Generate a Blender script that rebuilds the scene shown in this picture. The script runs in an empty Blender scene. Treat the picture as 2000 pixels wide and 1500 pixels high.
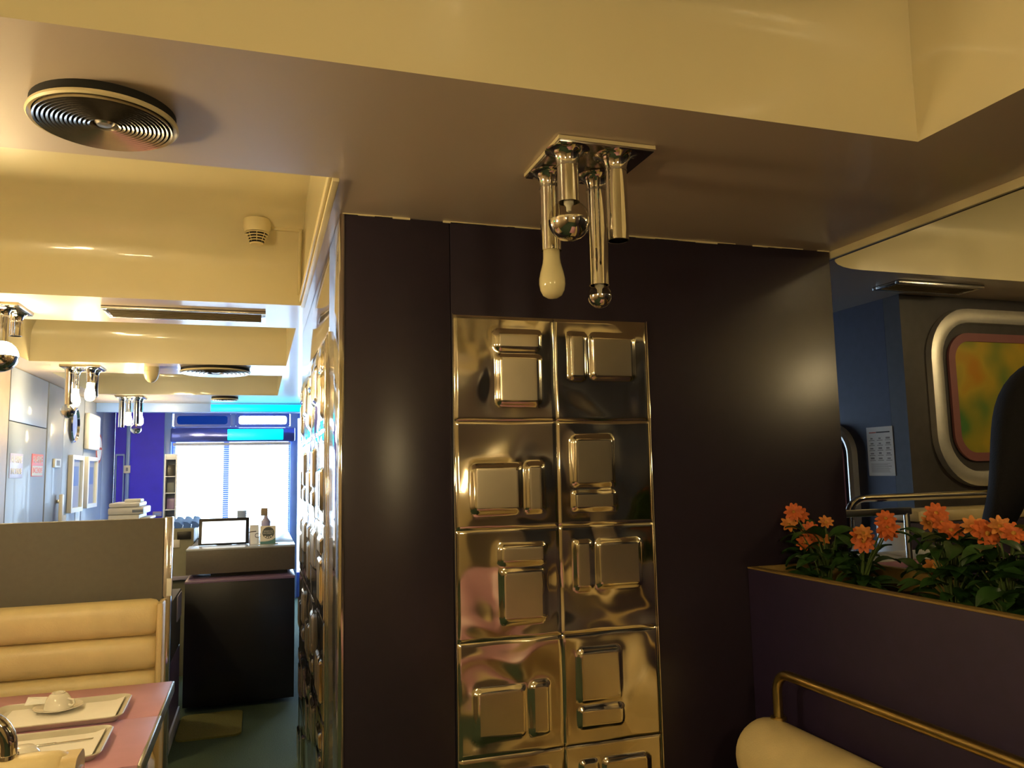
import bpy, bmesh, math, random
from mathutils import Vector, Matrix
random.seed(7)
S = bpy.context.scene
C = S.collection
PI = math.pi

# ------------------------------------------------------------------ camera
cam_d = bpy.data.cameras.new('camera')
cam = bpy.data.objects.new('camera', cam_d)
C.objects.link(cam)
cam_d.sensor_width = 36.0
cam_d.lens = 1530.67 / 2000 * 36.0
cam_d.clip_start = 0.05
_yaw, _pit, _rol = 0.313144, 0.109101, -0.021011
_f = Vector((math.sin(_yaw) * math.cos(_pit), math.cos(_yaw) * math.cos(_pit), math.sin(_pit)))
_r = Vector((math.cos(_yaw), -math.sin(_yaw), 0))
_u = _r.cross(_f)
_r2 = _r * math.cos(_rol) + _u * math.sin(_rol)
_u2 = -_r * math.sin(_rol) + _u * math.cos(_rol)
_m = Matrix((_r2, _u2, -_f)).transposed().to_4x4()
_m.translation = Vector((0, 0, 1.5))
cam.matrix_world = _m
S.camera = cam

# ------------------------------------------------------------------ world and exposure
S.view_settings.view_transform = 'Standard'
S.view_settings.look = 'None'
S.view_settings.gamma = 1.0
S.view_settings.use_curve_mapping = False
S.view_settings.exposure = 0.0
S.cycles.max_bounces = 9
S.cycles.transparent_max_bounces = 8
W = bpy.data.worlds.new('World')
S.world = W
W.use_nodes = True
bg = W.node_tree.nodes['Background']
bg.inputs[0].default_value = (0.62, 0.80, 1.0, 1)
bg.inputs[1].default_value = 16.0
WARM = (1.0, 0.76, 0.38)
BULB = 185.0          # radiance of a lit bulb


def portal(loc, rot, sx, sy):
    d = bpy.data.lights.new('window_portal', 'AREA')
    d.shape = 'RECTANGLE'
    d.size = sx
    d.size_y = sy
    d.cycles.is_portal = True
    o = bpy.data.objects.new('window_portal', d)
    C.objects.link(o)
    o.location = loc
    o.rotation_euler = rot
    return o


portal((-0.31, 10.26, 1.40), (-PI / 2, 0, 0), 1.40, 1.80)
portal((1.52, 10.26, 1.30), (-PI / 2, 0, 0), 2.10, 1.90)

# ------------------------------------------------------------------ materials
MATS = {}


def mat(name, col, rough=0.5, metal=0.0, coat=0.0, coat_r=0.08, var=0.06, scale=14.0, bump=0.0, bscale=60.0,
        emit=None, estr=0.0, trans=0.0, spec=0.5, sheen=0.0, rvar=0.0, stretch=None, alpha=1.0):
    if name in MATS:
        return MATS[name]
    m = bpy.data.materials.new(name)
    m.use_nodes = True
    nt = m.node_tree
    b = nt.nodes['Principled BSDF']
    tc = nt.nodes.new('ShaderNodeTexCoord')
    mp = nt.nodes.new('ShaderNodeMapping')
    nt.links.new(tc.outputs['Object'], mp.inputs[0])
    if stretch:
        mp.inputs['Scale'].default_value = stretch
    n = nt.nodes.new('ShaderNodeTexNoise')
    n.inputs['Scale'].default_value = scale
    n.inputs['Detail'].default_value = 4
    nt.links.new(mp.outputs[0], n.inputs[0])
    rp = nt.nodes.new('ShaderNodeValToRGB')
    rp.color_ramp.elements[0].position = 0.3
    rp.color_ramp.elements[1].position = 0.7
    rp.color_ramp.elements[0].color = (*[max(0, c * (1 - var)) for c in col], 1)
    rp.color_ramp.elements[1].color = (*[min(1, c * (1 + var)) for c in col], 1)
    nt.links.new(n.outputs['Fac'], rp.inputs[0])
    nt.links.new(rp.outputs[0], b.inputs['Base Color'])
    b.inputs['Roughness'].default_value = rough
    b.inputs['Metallic'].default_value = metal
    b.inputs['Specular IOR Level'].default_value = spec
    b.inputs['Coat Weight'].default_value = coat
    b.inputs['Coat Roughness'].default_value = coat_r
    b.inputs['Sheen Weight'].default_value = sheen
    b.inputs['Transmission Weight'].default_value = trans
    b.inputs['Alpha'].default_value = alpha
    if rvar:
        mr = nt.nodes.new('ShaderNodeMapRange')
        mr.inputs['To Min'].default_value = max(0, rough - rvar)
        mr.inputs['To Max'].default_value = rough + rvar
        nt.links.new(n.outputs['Fac'], mr.inputs['Value'])
        nt.links.new(mr.outputs[0], b.inputs['Roughness'])
    if bump:
        n2 = nt.nodes.new('ShaderNodeTexNoise')
        n2.inputs['Scale'].default_value = bscale
        n2.inputs['Detail'].default_value = 3
        nt.links.new(mp.outputs[0], n2.inputs[0])
        bp = nt.nodes.new('ShaderNodeBump')
        bp.inputs['Strength'].default_value = bump
        bp.inputs['Distance'].default_value = 0.01
        nt.links.new(n2.outputs['Fac'], bp.inputs['Height'])
        nt.links.new(bp.outputs[0], b.inputs['Normal'])
    if emit:
        b.inputs['Emission Color'].default_value = (*emit, 1)
        b.inputs['Emission Strength'].default_value = estr
    MATS[name] = m
    return m


def glass_mat(name, tint=(1, 1, 1), gloss=0.1, rough=0.02):
    m = bpy.data.materials.new(name)
    m.use_nodes = True
    nt = m.node_tree
    nt.nodes.remove(nt.nodes['Principled BSDF'])
    t = nt.nodes.new('ShaderNodeBsdfTransparent')
    t.inputs[0].default_value = (*tint, 1)
    g = nt.nodes.new('ShaderNodeBsdfGlossy')
    g.inputs['Roughness'].default_value = rough
    lw = nt.nodes.new('ShaderNodeLayerWeight')
    lw.inputs[0].default_value = 0.5
    pw = nt.nodes.new('ShaderNodeMath')
    pw.operation = 'POWER'
    pw.inputs[1].default_value = 4.0
    nt.links.new(lw.outputs['Facing'], pw.inputs[0])
    fr = nt.nodes.new('ShaderNodeMath')
    fr.operation = 'MULTIPLY_ADD'
    fr.inputs[1].default_value = 0.6
    fr.inputs[2].default_value = 0.045
    nt.links.new(pw.outputs[0], fr.inputs[0])
    mx = nt.nodes.new('ShaderNodeMixShader')
    nt.links.new(fr.outputs[0], mx.inputs[0])
    nt.links.new(t.outputs[0], mx.inputs[1])
    nt.links.new(g.outputs[0], mx.inputs[2])
    nt.links.new(mx.outputs[0], nt.nodes['Material Output'].inputs[0])
    MATS[name] = m
    return m


mat('lacquer', (0.60, 0.49, 0.40), 0.34, coat=0.35, coat_r=0.08, var=0.02, scale=3, spec=0.3)
mat('cream', (0.80, 0.71, 0.46), 0.28, coat=0.8, coat_r=0.06, var=0.02, scale=4, bump=0.02, bscale=9)
mat('plum', (0.026, 0.019, 0.034), 0.30, var=0.05, scale=30, spec=0.5, bump=0.015, bscale=90)
mat('plum_low', (0.026, 0.016, 0.056), 0.5, var=0.08, scale=30)
mat('mirror_lam', (0.62, 0.60, 0.62), 0.09, metal=0.9, var=0.02, scale=2, bump=0.012, bscale=3)
mat('silver_panel', (0.24, 0.28, 0.36), 0.48, metal=0.0, coat=0.12, coat_r=0.08, var=0.03, scale=5, spec=0.3)
mat('brown_panel', (0.34, 0.26, 0.17), 0.45, var=0.08, scale=8)
mat('valance_reflect', (0.12, 0.16, 0.55), 0.15, metal=0.5, var=0.05, scale=6)  # violet-blue reflection on the valance put into its colour
mat('violet', (0.05, 0.036, 0.96), 0.55, var=0.06, scale=6)
mat('blue_panel', (0.13, 0.24, 0.75), 0.35, var=0.05, scale=6)
mat('blue_trim', (0.22, 0.38, 0.85), 0.35, var=0.05, scale=6)
mat('dark_wall', (0.055, 0.050, 0.055), 0.5, var=0.1, scale=25)
mat('dark_blue_wall', (0.035, 0.037, 0.085), 0.5, var=0.1, scale=25)
mat('carpet', (0.045, 0.085, 0.060), 0.95, var=0.35, scale=180, bump=0.5, bscale=400)
mat('mat_carpet', (0.17, 0.17, 0.05), 0.95, var=0.3, scale=220, bump=0.5, bscale=450)
mat('laminate', (0.115, 0.105, 0.092), 0.55, var=0.05, scale=40)
mat('tan', (0.74, 0.61, 0.34), 0.42, var=0.08, scale=9, bump=0.10, bscale=240, coat=0.15, coat_r=0.3)
mat('tan_edge', (0.66, 0.52, 0.28), 0.45, var=0.08, scale=9, bump=0.08, bscale=240)
mat('pink_top', (0.62, 0.33, 0.46), 0.38, var=0.04, scale=12)
mat('chrome', (0.78, 0.75, 0.70), 0.06, metal=1.0, var=0.03, scale=6)
mat('chrome_dark', (0.45, 0.42, 0.38), 0.18, metal=1.0, var=0.12, scale=20, rvar=0.08)
mat('steel_frame', (0.82, 0.80, 0.76), 0.40, metal=0.75, var=0.03, scale=30)
mat('steel', (0.74, 0.73, 0.70), 0.26, metal=1.0, var=0.03, scale=30, stretch=(1, 1, 8))
mat('vent_metal', (0.62, 0.56, 0.48), 0.22, metal=0.9, var=0.08, scale=20)
mat('brass_dull', (0.50, 0.38, 0.16), 0.30, metal=1.0, var=0.08, scale=25)
mat('white_plastic', (0.80, 0.80, 0.78), 0.4, var=0.02)
mat('cream_plastic', (0.80, 0.69, 0.42), 0.4, var=0.02)
mat('opal', (0.80, 0.72, 0.42), 0.12, var=0.01, coat=0.5, coat_r=0.03)
mat('black', (0.012, 0.012, 0.014), 0.4, var=0.1)
mat('desk_black', (0.012, 0.013, 0.020), 0.35, var=0.1, spec=0.4)
mat('desk_grey', (0.10, 0.09, 0.085), 0.5, var=0.06, scale=60)
mat('desk_top', (0.42, 0.48, 0.60), 0.25, var=0.03)
mat('dark_hole', (0.01, 0.009, 0.008), 0.8, var=0.1)
mat('duct_grey', (0.26, 0.21, 0.14), 0.5, var=0.1)
mat('porcelain', (0.85, 0.83, 0.78), 0.12, var=0.01, coat=0.5, coat_r=0.03)
mat('tray', (0.55, 0.53, 0.46), 0.4, var=0.04)
mat('paper', (0.90, 0.88, 0.85), 0.75, var=0.02)
mat('paper_white', (0.86, 0.88, 0.90), 0.75, var=0.02)
mat('red', (0.75, 0.08, 0.04), 0.5, var=0.03)
mat('ink', (0.05, 0.05, 0.05), 0.7, var=0.05)
mat('ink_grey', (0.30, 0.30, 0.32), 0.7, var=0.05)
mat('ink_red', (0.55, 0.10, 0.06), 0.7, var=0.05)
mat('mauve', (0.28, 0.11, 0.12), 0.5, var=0.04)
mat('copier', (0.72, 0.70, 0.66), 0.45, var=0.02)
mat('copier_dark', (0.20, 0.23, 0.30), 0.45, var=0.02)
mat('blue_file', (0.05, 0.16, 0.60), 0.45, var=0.1)
mat('blue_card', (0.35, 0.50, 0.85), 0.5, var=0.03)
mat('olive_box', (0.24, 0.24, 0.18), 0.5, var=0.05)
mat('teal', (0.10, 0.28, 0.33), 0.5, var=0.03)
mat('slate', (0.10, 0.12, 0.13), 0.5, var=0.03)
mat('purple_lam_reflect', (0.20, 0.14, 0.28), 0.32, var=0.06, scale=8)  # purple laminate; also holds the reflections on the lower counter top
mat('lavender', (0.42, 0.40, 0.62), 0.4, var=0.03)
mat('slat', (0.82, 0.84, 0.86), 0.5, var=0.02)
mat('petal', (0.62, 0.14, 0.03), 0.6, var=0.25, scale=40)
mat('petal_pale', (0.64, 0.24, 0.05), 0.6, var=0.2, scale=40)
mat('flower_eye', (0.50, 0.24, 0.03), 0.7, var=0.15, scale=200)
mat('leaf', (0.022, 0.065, 0.014), 0.45, var=0.35, scale=30)
mat('stem', (0.07, 0.12, 0.03), 0.6, var=0.2, scale=30)
mat('soil', (0.025, 0.017, 0.012), 0.95, var=0.4, scale=90, bump=0.8, bscale=70)
mat('planter_edge', (0.26, 0.17, 0.05), 0.5, var=0.15, scale=40)
mat('cloth_black', (0.004, 0.004, 0.008), 0.85, var=0.2, scale=60, bump=0.2, bscale=200, sheen=0.0)
mat('skin', (0.50, 0.30, 0.20), 0.55, var=0.05)
mat('hair', (0.03, 0.02, 0.015), 0.6, var=0.2, scale=90)
mat('cyan_light', (0.0, 0.5, 0.55), 0.3, var=0.0, emit=(0.0, 0.75, 1.0), estr=2.2)
mat('screen', (0.8, 0.85, 0.9), 0.3, var=0.0, emit=(0.85, 0.93, 1.0), estr=1.6)
mat('bulb_lit', (1, 0.9, 0.7), 0.3, var=0.0, emit=WARM, estr=BULB)
mat('exit_green', (0.0, 0.5, 0.15), 0.4, var=0.0, emit=(0.05, 1.0, 0.35), estr=3.0)
mat('outside_ground', (0.45, 0.45, 0.45), 0.9, var=0.1, scale=3)
mat('base_white', (0.60, 0.60, 0.66), 0.4, var=0.03)
glass_mat('pane', (0.95, 0.98, 1.0))
glass_mat('blue_reflect_pane', (0.02, 0.05, 0.13))  # left transom's blue reflection and dimmer light put into the tint
glass_mat('clear_glass', (0.93, 0.90, 0.82))


def chrome_sheet(name, rough, wave):
    m = mat(name, (0.74, 0.68, 0.55), rough, metal=1.0, var=0.04, scale=5)
    nt = m.node_tree
    b = nt.nodes['Principled BSDF']
    g = nt.nodes.new('ShaderNodeNewGeometry')
    n = nt.nodes.new('ShaderNodeTexNoise')
    n.inputs['Scale'].default_value = 3.6
    n.inputs['Detail'].default_value = 0.5
    n.inputs['Distortion'].default_value = 0.6
    nt.links.new(g.outputs['Position'], n.inputs[0])
    bp = nt.nodes.new('ShaderNodeBump')
    bp.inputs['Strength'].default_value = wave
    bp.inputs['Distance'].default_value = 0.10
    nt.links.new(n.outputs['Fac'], bp.inputs['Height'])
    nt.links.new(bp.outputs[0], b.inputs['Normal'])
    return m


chrome_sheet('tile_sheet', 0.12, 0.42)
mat('tile_boss', (0.70, 0.62, 0.47), 0.30, metal=1.0, var=0.05, scale=8, stretch=(1, 12, 1))


# blurred print of the framed picture: soft patches of yellow, orange and green
def picture_mat():
    m = bpy.data.materials.new('picture_print')
    m.use_nodes = True
    nt = m.node_tree
    b = nt.nodes['Principled BSDF']
    tc = nt.nodes.new('ShaderNodeTexCoord')
    n = nt.nodes.new('ShaderNodeTexNoise')
    n.inputs['Scale'].default_value = 4.2
    n.inputs['Detail'].default_value = 1.5
    nt.links.new(tc.outputs['Object'], n.inputs[0])
    r = nt.nodes.new('ShaderNodeValToRGB')
    e = r.color_ramp.elements
    e[0].position, e[0].color = 0.33, (0.07, 0.22, 0.05, 1)
    e[1].position, e[1].color = 0.68, (0.55, 0.26, 0.02, 1)
    x = e.new(0.44)
    x.color = (0.30, 0.30, 0.04, 1)
    x = e.new(0.56)
    x.color = (0.52, 0.38, 0.04, 1)
    nt.links.new(n.outputs['Fac'], r.inputs[0])
    nt.links.new(r.outputs[0], b.inputs['Base Color'])
    b.inputs['Roughness'].default_value = 0.4
    MATS['picture_print'] = m


picture_mat()


# ------------------------------------------------------------------ mesh builder
class MB:
    def __init__(s):
        s.v, s.f, s.mi, s.cur = [], [], [], 0

    def add(s, vs, fs):
        o = len(s.v)
        s.v += [tuple(v) for v in vs]
        for f in fs:
            s.f.append(tuple(i + o for i in f))
            s.mi.append(s.cur)
        return s

    def box(s, a, b, c=0.0):
        (x0, y0, z0), (x1, y1, z1) = a, b
        x0, x1 = min(x0, x1), max(x0, x1)
        y0, y1 = min(y0, y1), max(y0, y1)
        z0, z1 = min(z0, z1), max(z0, z1)
        c = min(c, .45 * min(x1 - x0, y1 - y0, z1 - z0))
        if c <= 0:
            vs = [(x, y, z) for z in (z0, z1) for y in (y0, y1) for x in (x0, x1)]
            fs = [(0, 2, 3, 1), (4, 5, 7, 6), (0, 1, 5, 4), (2, 6, 7, 3), (0, 4, 6, 2), (1, 3, 7, 5)]
            return s.add(vs, fs)
        bm = bmesh.new()
        bmesh.ops.create_cube(bm, size=1)
        for v in bm.verts:
            v.co = Vector((x0 + (v.co.x + .5) * (x1 - x0), y0 + (v.co.y + .5) * (y1 - y0), z0 + (v.co.z + .5) * (z1 - z0)))
        bmesh.ops.bevel(bm, geom=bm.edges[:], offset=c, segments=2, affect='EDGES', profile=.5)
        bm.verts.index_update()
        s.add([v.co[:] for v in bm.verts], [[v.index for v in f.verts] for f in bm.faces])
        bm.free()
        return s

    def lathe(s, prof, n=32, loc=(0, 0, 0), close=False):
        vs, fs = [], []
        k = len(prof)
        for i in range(n):
            a = 2 * PI * i / n
            for (r, z) in prof:
                vs.append((loc[0] + r * math.cos(a), loc[1] + r * math.sin(a), loc[2] + z))
        for i in range(n):
            j = (i + 1) % n
            for q in range(k - 1 + (1 if close else 0)):
                q2 = (q + 1) % k
                fs.append((i * k + q, j * k + q, j * k + q2, i * k + q2))
        return s.add(vs, fs)

    def tube(s, path, r, n=12, cap=True):
        P = [Vector(p) for p in path]
        rs = r if isinstance(r, (list, tuple)) else [r] * len(P)
        vs, fs = [], []
        up = None
        for i, p in enumerate(P):
            t = (P[min(i + 1, len(P) - 1)] - P[max(i - 1, 0)]).normalized()
            if up is None:
                up = Vector((0, 0, 1)) if abs(t.z) < .9 else Vector((1, 0, 0))
            a = t.cross(up).normalized()
            b = a.cross(t).normalized()
            up = b
            for k in range(n):
                w = 2 * PI * k / n
                vs.append(p + (a * math.cos(w) + b * math.sin(w)) * rs[i])
        for i in range(len(P) - 1):
            for k in range(n):
                k2 = (k + 1) % n
                fs.append((i * n + k, i * n + k2, (i + 1) * n + k2, (i + 1) * n + k))
        if cap:
            fs.append(tuple(range(n))[::-1])
            fs.append(tuple((len(P) - 1) * n + k for k in range(n)))
        return s.add(vs, fs)

    def extrude(s, loop, d):
        """closed 3-D loop extruded by vector d"""
        n = len(loop)
        d = Vector(d)
        vs = [Vector(p) for p in loop] + [Vector(p) + d for p in loop]
        fs = [tuple(range(n))[::-1], tuple(range(n, 2 * n))] + [(i, (i + 1) % n, n + (i + 1) % n, n + i) for i in range(n)]
        return s.add(vs, fs)

    def ring(s, outer, inner, d):
        n = len(outer)
        d = Vector(d)
        vs = [Vector(p) for p in outer] + [Vector(p) for p in inner]
        vs += [v + d for v in vs]
        fs = []
        for i in range(n):
            j = (i + 1) % n
            fs += [(i, j, n + j, n + i), (2 * n + j, 2 * n + i, 3 * n + i, 3 * n + j),
                   (j, i, 2 * n + i, 2 * n + j), (n + i, n + j, 3 * n + j, 3 * n + i)]
        return s.add(vs, fs)

    def quad(s, a, b, c, d):
        return s.add([a, b, c, d], [(0, 1, 2, 3)])

    def build(s, name, m, parent=None, smooth=35, loc=None, fixn=True):
        me = bpy.data.meshes.new(name)
        me.from_pydata(s.v, [], s.f)
        ms = m if isinstance(m, (list, tuple)) else [m]
        for k in ms:
            me.materials.append(MATS[k] if isinstance(k, str) else k)
        if len(ms) > 1:
            me.polygons.foreach_set('material_index', s.mi)
        if fixn:
            bm = bmesh.new()
            bm.from_mesh(me)
            bmesh.ops.recalc_face_normals(bm, faces=bm.faces[:])
            bm.to_mesh(me)
            bm.free()
        if smooth:
            me.polygons.foreach_set('use_smooth', [True] * len(me.polygons))
            me.set_sharp_from_angle(angle=math.radians(smooth))
        me.update()
        o = bpy.data.objects.new(name, me)
        C.objects.link(o)
        if parent:
            o.parent = parent
        if loc:
            o.location = loc
        return o


def tag(o, label=None, cat=None, group=None, kind=None):
    if label:
        o['label'] = label
    if cat:
        o['category'] = cat
    if group:
        o['group'] = group
    if kind:
        o['kind'] = kind
    return o


def struct(o, label, cat):
    return tag(o, label, cat, kind='structure')


def thing(name, label, cat, loc=(0, 0, 0), rz=0.0, group=None, kind=None):
    o = bpy.data.objects.new(name, None)
    o.empty_display_size = .1
    C.objects.link(o)
    o.location = loc
    o.rotation_euler = (0, 0, rz)
    return tag(o, label, cat, group, kind)


def inst(src, parent, loc=(0, 0, 0), rot=(0, 0, 0), sc=1.0):
    c = src.copy()
    C.objects.link(c)
    c.parent = parent
    c.location = loc
    c.rotation_euler = rot
    c.scale = (sc, sc, sc) if not isinstance(sc, tuple) else sc
    return c


def rrect(w, h, r, n=6):
    """rounded rectangle loop (2-D) centred on 0"""
    out = []
    for (cx, cy, a0) in ((w / 2 - r, h / 2 - r, 0), (-w / 2 + r, h / 2 - r, 90), (-w / 2 + r, -h / 2 + r, 180), (w / 2 - r, -h / 2 + r, 270)):
        for i in range(n + 1):
            a = math.radians(a0 + 90 * i / n)
            out.append((cx + r * math.cos(a), cy + r * math.sin(a)))
    return out


def text_mesh(name, body, size, m, parent, mat4, extrude=0.0006, align='CENTER'):
    cu = bpy.data.curves.new('t', 'FONT')
    cu.body = body
    cu.size = size
    cu.align_x = align
    cu.align_y = 'CENTER'
    cu.extrude = extrude
    cu.resolution_u = 3
    o = bpy.data.objects.new('t', cu)
    C.objects.link(o)
    dg = bpy.context.evaluated_depsgraph_get()
    me = bpy.data.meshes.new_from_object(o.evaluated_get(dg))
    bpy.data.objects.remove(o)
    me.name = name
    me.materials.clear()
    me.materials.append(MATS[m])
    q = bpy.data.objects.new(name, me)
    C.objects.link(q)
    if parent:
        q.parent = parent
    q.matrix_basis = mat4
    return q


def basis(right, up, loc):
    r, u = Vector(right), Vector(up)
    m = Matrix((r, u, r.cross(u))).transposed().to_4x4()
    m.translation = Vector(loc)
    return m


# ------------------------------------------------------------------ the setting
D = 2.336      # front face of the centre wall
ZC = 2.28      # flat ceiling
XL = -1.61     # left wall
YE = 10.2      # window wall
PX0, PX1, PY1 = 0.23, 2.00, 4.50   # centre wall block
RF = 0.42      # raised floor of the neighbouring section

o = MB().box((XL - .1, -2.7, -.1), (4.4, YE + .1, 0)).build('floor', 'carpet', smooth=0)
struct(o, 'dark green carpet floor', 'floor')
o = MB().box((PX1, .2, 0.001), (4.4, 3.9, RF)).build('floor_raised', 'carpet', smooth=0)
struct(o, 'raised carpet floor behind the planter wall', 'floor')
o = MB().box((-8, YE + .4, -.2), (12, 22, -.1)).build('floor_street', 'outside_ground', smooth=0)
struct(o, 'pale pavement outside the window', 'pavement')

# ceiling with coffers
coffers = [(-1.45, 1.53, -2.45, -.80), (-1.45, 1.53, -.20, 1.45), (-1.45, .185, 2.05, 3.71), (-1.45, .18, 4.30, 5.84), (-1.45, .17, 6.43, 8.06)]
RC = (2.035, 4.15, .75, 2.535)
YF = 9.02     # front edge of the window bay
cells = MB()
xs = sorted({XL - .1, 4.4, PX1, .75} | {c[0] for c in coffers} | {c[1] for c in coffers} | {RC[0], RC[1]})
ys = sorted({-2.7, YF} | {c[2] for c in coffers} | {c[3] for c in coffers} | {RC[2], RC[3]})
for i in range(len(xs) - 1):
    for j in range(len(ys) - 1):
        cx, cy = (xs[i] + xs[i + 1]) / 2, (ys[j] + ys[j + 1]) / 2
        if any(a < cx < b and c < cy < d for (a, b, c, d) in coffers + [RC]):
            continue
        cells.quad((xs[i], ys[j], ZC), (xs[i], ys[j + 1], ZC), (xs[i + 1], ys[j + 1], ZC), (xs[i + 1], ys[j], ZC))
ceiling = cells.build('ceiling', 'lacquer', smooth=0, fixn=False)
struct(ceiling, 'glossy taupe ceiling with recessed cream coffers', 'ceiling')
o = MB().box((XL - .1, -2.7, 2.95), (4.4, YF, 3.0)).build('ceiling_slab', 'dark_wall', smooth=0)
struct(o, 'slab above the coffers', 'ceiling')
o = MB().box((XL - .1, YF, 2.52), (4.4, YE + .1, 2.6)).build('ceiling_bay', 'lacquer', smooth=0)
struct(o, 'higher ceiling of the window bay', 'ceiling')

# cove profile: short upright, then a quarter curve into the top
prof = [(0, 0), (.004, .05), (.006, .16)] + [(.006 + .34 * (1 - math.cos(a)), .16 + .24 * math.sin(a)) for a in [PI / 2 * k / 10 for k in range(1, 11)]]


def coffer(x0, x1, y0, y1, rad=0.0, upright=False):
    mb = MB()
    loops = []
    for (ins, h) in prof:
        w, d = x1 - x0 - 2 * ins, y1 - y0 - 2 * ins
        if rad:
            L = rrect(w, d, max(.05, rad - ins), 8)
        else:
            e = ins - .004 if upright and ins > .004 else 0
            L = [(w / 2 + e, d / 2), (-w / 2, d / 2), (-w / 2, -d / 2), (w / 2 + e, -d / 2)]
        loops.append([((x0 + x1) / 2 + a, (y0 + y1) / 2 + b, ZC + h) for a, b in L])
    n = len(loops[0])
    vs = [p for L in loops for p in L]
    fs = [(k * n + i, k * n + (i + 1) % n, (k + 1) * n + (i + 1) % n, (k + 1) * n + i) for k in range(len(loops) - 1) for i in range(n)]
    fs.append(tuple((len(loops) - 1) * n + i for i in range(n)))
    mb.add(vs, fs)
    if rad:     # flat corner pieces that close the rectangular cut-out round the rounded plan
        base = loops[0]
        q = n // 4
        for k, (cx, cy) in enumerate(((x1, y1), (x0, y1), (x0, y0), (x1, y0))):
            arc = base[k * q:(k + 1) * q]
            for i in range(len(arc) - 1):
                mb.cur = 1
                mb.add([(cx, cy, ZC), arc[i], arc[i + 1]], [(0, 1, 2)])
                mb.cur = 0
    return mb.build('coffer', ['cream', 'lacquer'] if rad else 'cream', ceiling, smooth=30, fixn=False)


for k, c in enumerate(coffers):
    coffer(*c, upright=k >= 2)
coffer(*RC, rad=.30)

# left wall: silver panels with open joints over a dark core
wl = MB().box((XL - .12, -2.7, 0), (XL - .022, YE + .1, 2.6)).build('wall_left', 'dark_hole', smooth=0)
struct(wl, 'silver panelled left wall with dark joints', 'wall')
pb = [(-2.7, -.5, 'brown_panel'), (-.5, 1.6, 'brown_panel'), (1.6, 3.6, 'brown_panel'), (3.6, 6.07, 'brown_panel')]
for (a, b, m) in pb:
    MB().box((XL - .03, a + .006, 0), (XL, b - .006, 2.277), .003).build('wall_panel', m, wl)
MB().box((XL - .03, 6.08, 0), (XL, 7.065, 1.90), .003).build('wall_panel', 'silver_panel', wl)
MB().box((XL - .03, 6.08, 1.906), (XL, 7.065, 2.277), .003).build('wall_panel', 'silver_panel', wl)
for (a, b) in ((7.105, 7.64), (7.646, 8.455), (8.475, 9.44), (9.45, YE)):
    MB().box((XL - .03, a, 0), (XL, b, 2.277), .003).build('wall_panel', 'silver_panel', wl)

# back wall and right wall behind the viewpoint
o = MB().box((XL - .1, -2.8, 0), (1.72, -2.7, 2.7)).build('wall_back', 'tan_edge', smooth=0)
struct(o, 'tan wall at the back of the room', 'wall')
o = MB().box((1.592, -2.7, 0), (1.72, .45, ZC + .01)).build('wall_right', 'plum', smooth=0)
struct(o, 'plum wall on the right behind the viewpoint', 'wall')
o = MB().box((1.72, .1, 0), (4.4, .2, 3.0)).build('wall_alcove_near', 'dark_wall', smooth=0)
struct(o, 'near dark wall of the raised section', 'wall')
o = MB().box((4.3, .2, 0), (4.4, 3.0, 3.0)).build('wall_alcove_right', 'dark_wall', smooth=0)
struct(o, 'right dark wall of the raised section', 'wall')

# centre wall block
wc = MB().box((PX0 + .004, D + .004, 0), (PX1 - .004, PY1, ZC)).build('wall_center', 'plum', smooth=0)
struct(wc, 'dark plum wall block between corridor and raised section', 'wall')
for (a, b) in ((PX0 + .006, .559), (.561, PX1)):
    MB().box((a, D - .004, 0), (b, D + .01, ZC - .004), .0015).build('wall_panel', 'plum', wc)
# rough filler joint at ceiling
mb = MB()
x = PX0
while x < PX1 - .02:
    w = random.uniform(.02, .10)
    h = random.uniform(.002, .007)
    if random.random() < .8:
        mb.box((x, D - .006, ZC - h), (min(x + w, PX1), D - .003, ZC + .001))
    x += w
o = mb.build('filler_joint', 'cream_plastic', wc, smooth=0)
# polished side face
MB().box((PX0 - .006, D - .004, 0), (PX0 + .006, 2.715, ZC - .003), .001).build('polished_panel', 'mirror_lam', wc)
MB().box((PX0 - .006, 2.72, 1.985), (PX0 + .006, PY1, ZC - .003), .001).build('polished_panel', 'mirror_lam', wc)
MB().box((PX0 - .008, 2.735, 0), (PX0 + .004, 2.745, 1.99), .002).build('edge_strip', 'chrome', wc)
MB().box((PX0 - .009, 2.80, 0), (PX0 + .004, 2.81, 1.99), .002).build('edge_strip', 'chrome', wc)
MB().box((PX0 - .002, 2.745, 0), (PX0 + .004, 2.80, 1.99)).build('joint', 'duct_grey', wc, smooth=0)
MB().box((PX0 - .010, D - .008, 0), (PX0 + .004, D + .006, ZC - .003), .003).build('corner_strip', 'chrome', wc)

# raised section walls
o = MB().box((2.84, 2.87, 0), (4.4, 2.97, 3.0)).build('wall_alcove_back', 'dark_wall', smooth=0)
struct(o, 'dark wall carrying the framed picture', 'wall')
o = MB().box((2.84, 2.971, 0), (2.94, YE + .1, 3.0)).build('wall_alcove_side', 'dark_blue_wall', smooth=0)
struct(o, 'dark blue side wall with the notice', 'wall')

# half wall below the planter
o = MB().box((1.592, .45, 0), (2.0, D - .004, .99)).build('wall_right_low', 'plum_low', smooth=0)
low_wall = struct(o, 'low plum wall under the flower planter', 'wall')

# ceiling trim above the planter opening
tr = MB().box((2.005, .45, ZC - .028), (2.018, D + .1, ZC), .002).build('trim_1', 'cream_plastic')
struct(tr, 'cream trim along the ceiling above the planter', 'trim')
MB().box((2.018, .45, ZC - .026), (2.034, D + .1, ZC), .002).build('channel', 'black', tr)

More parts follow.
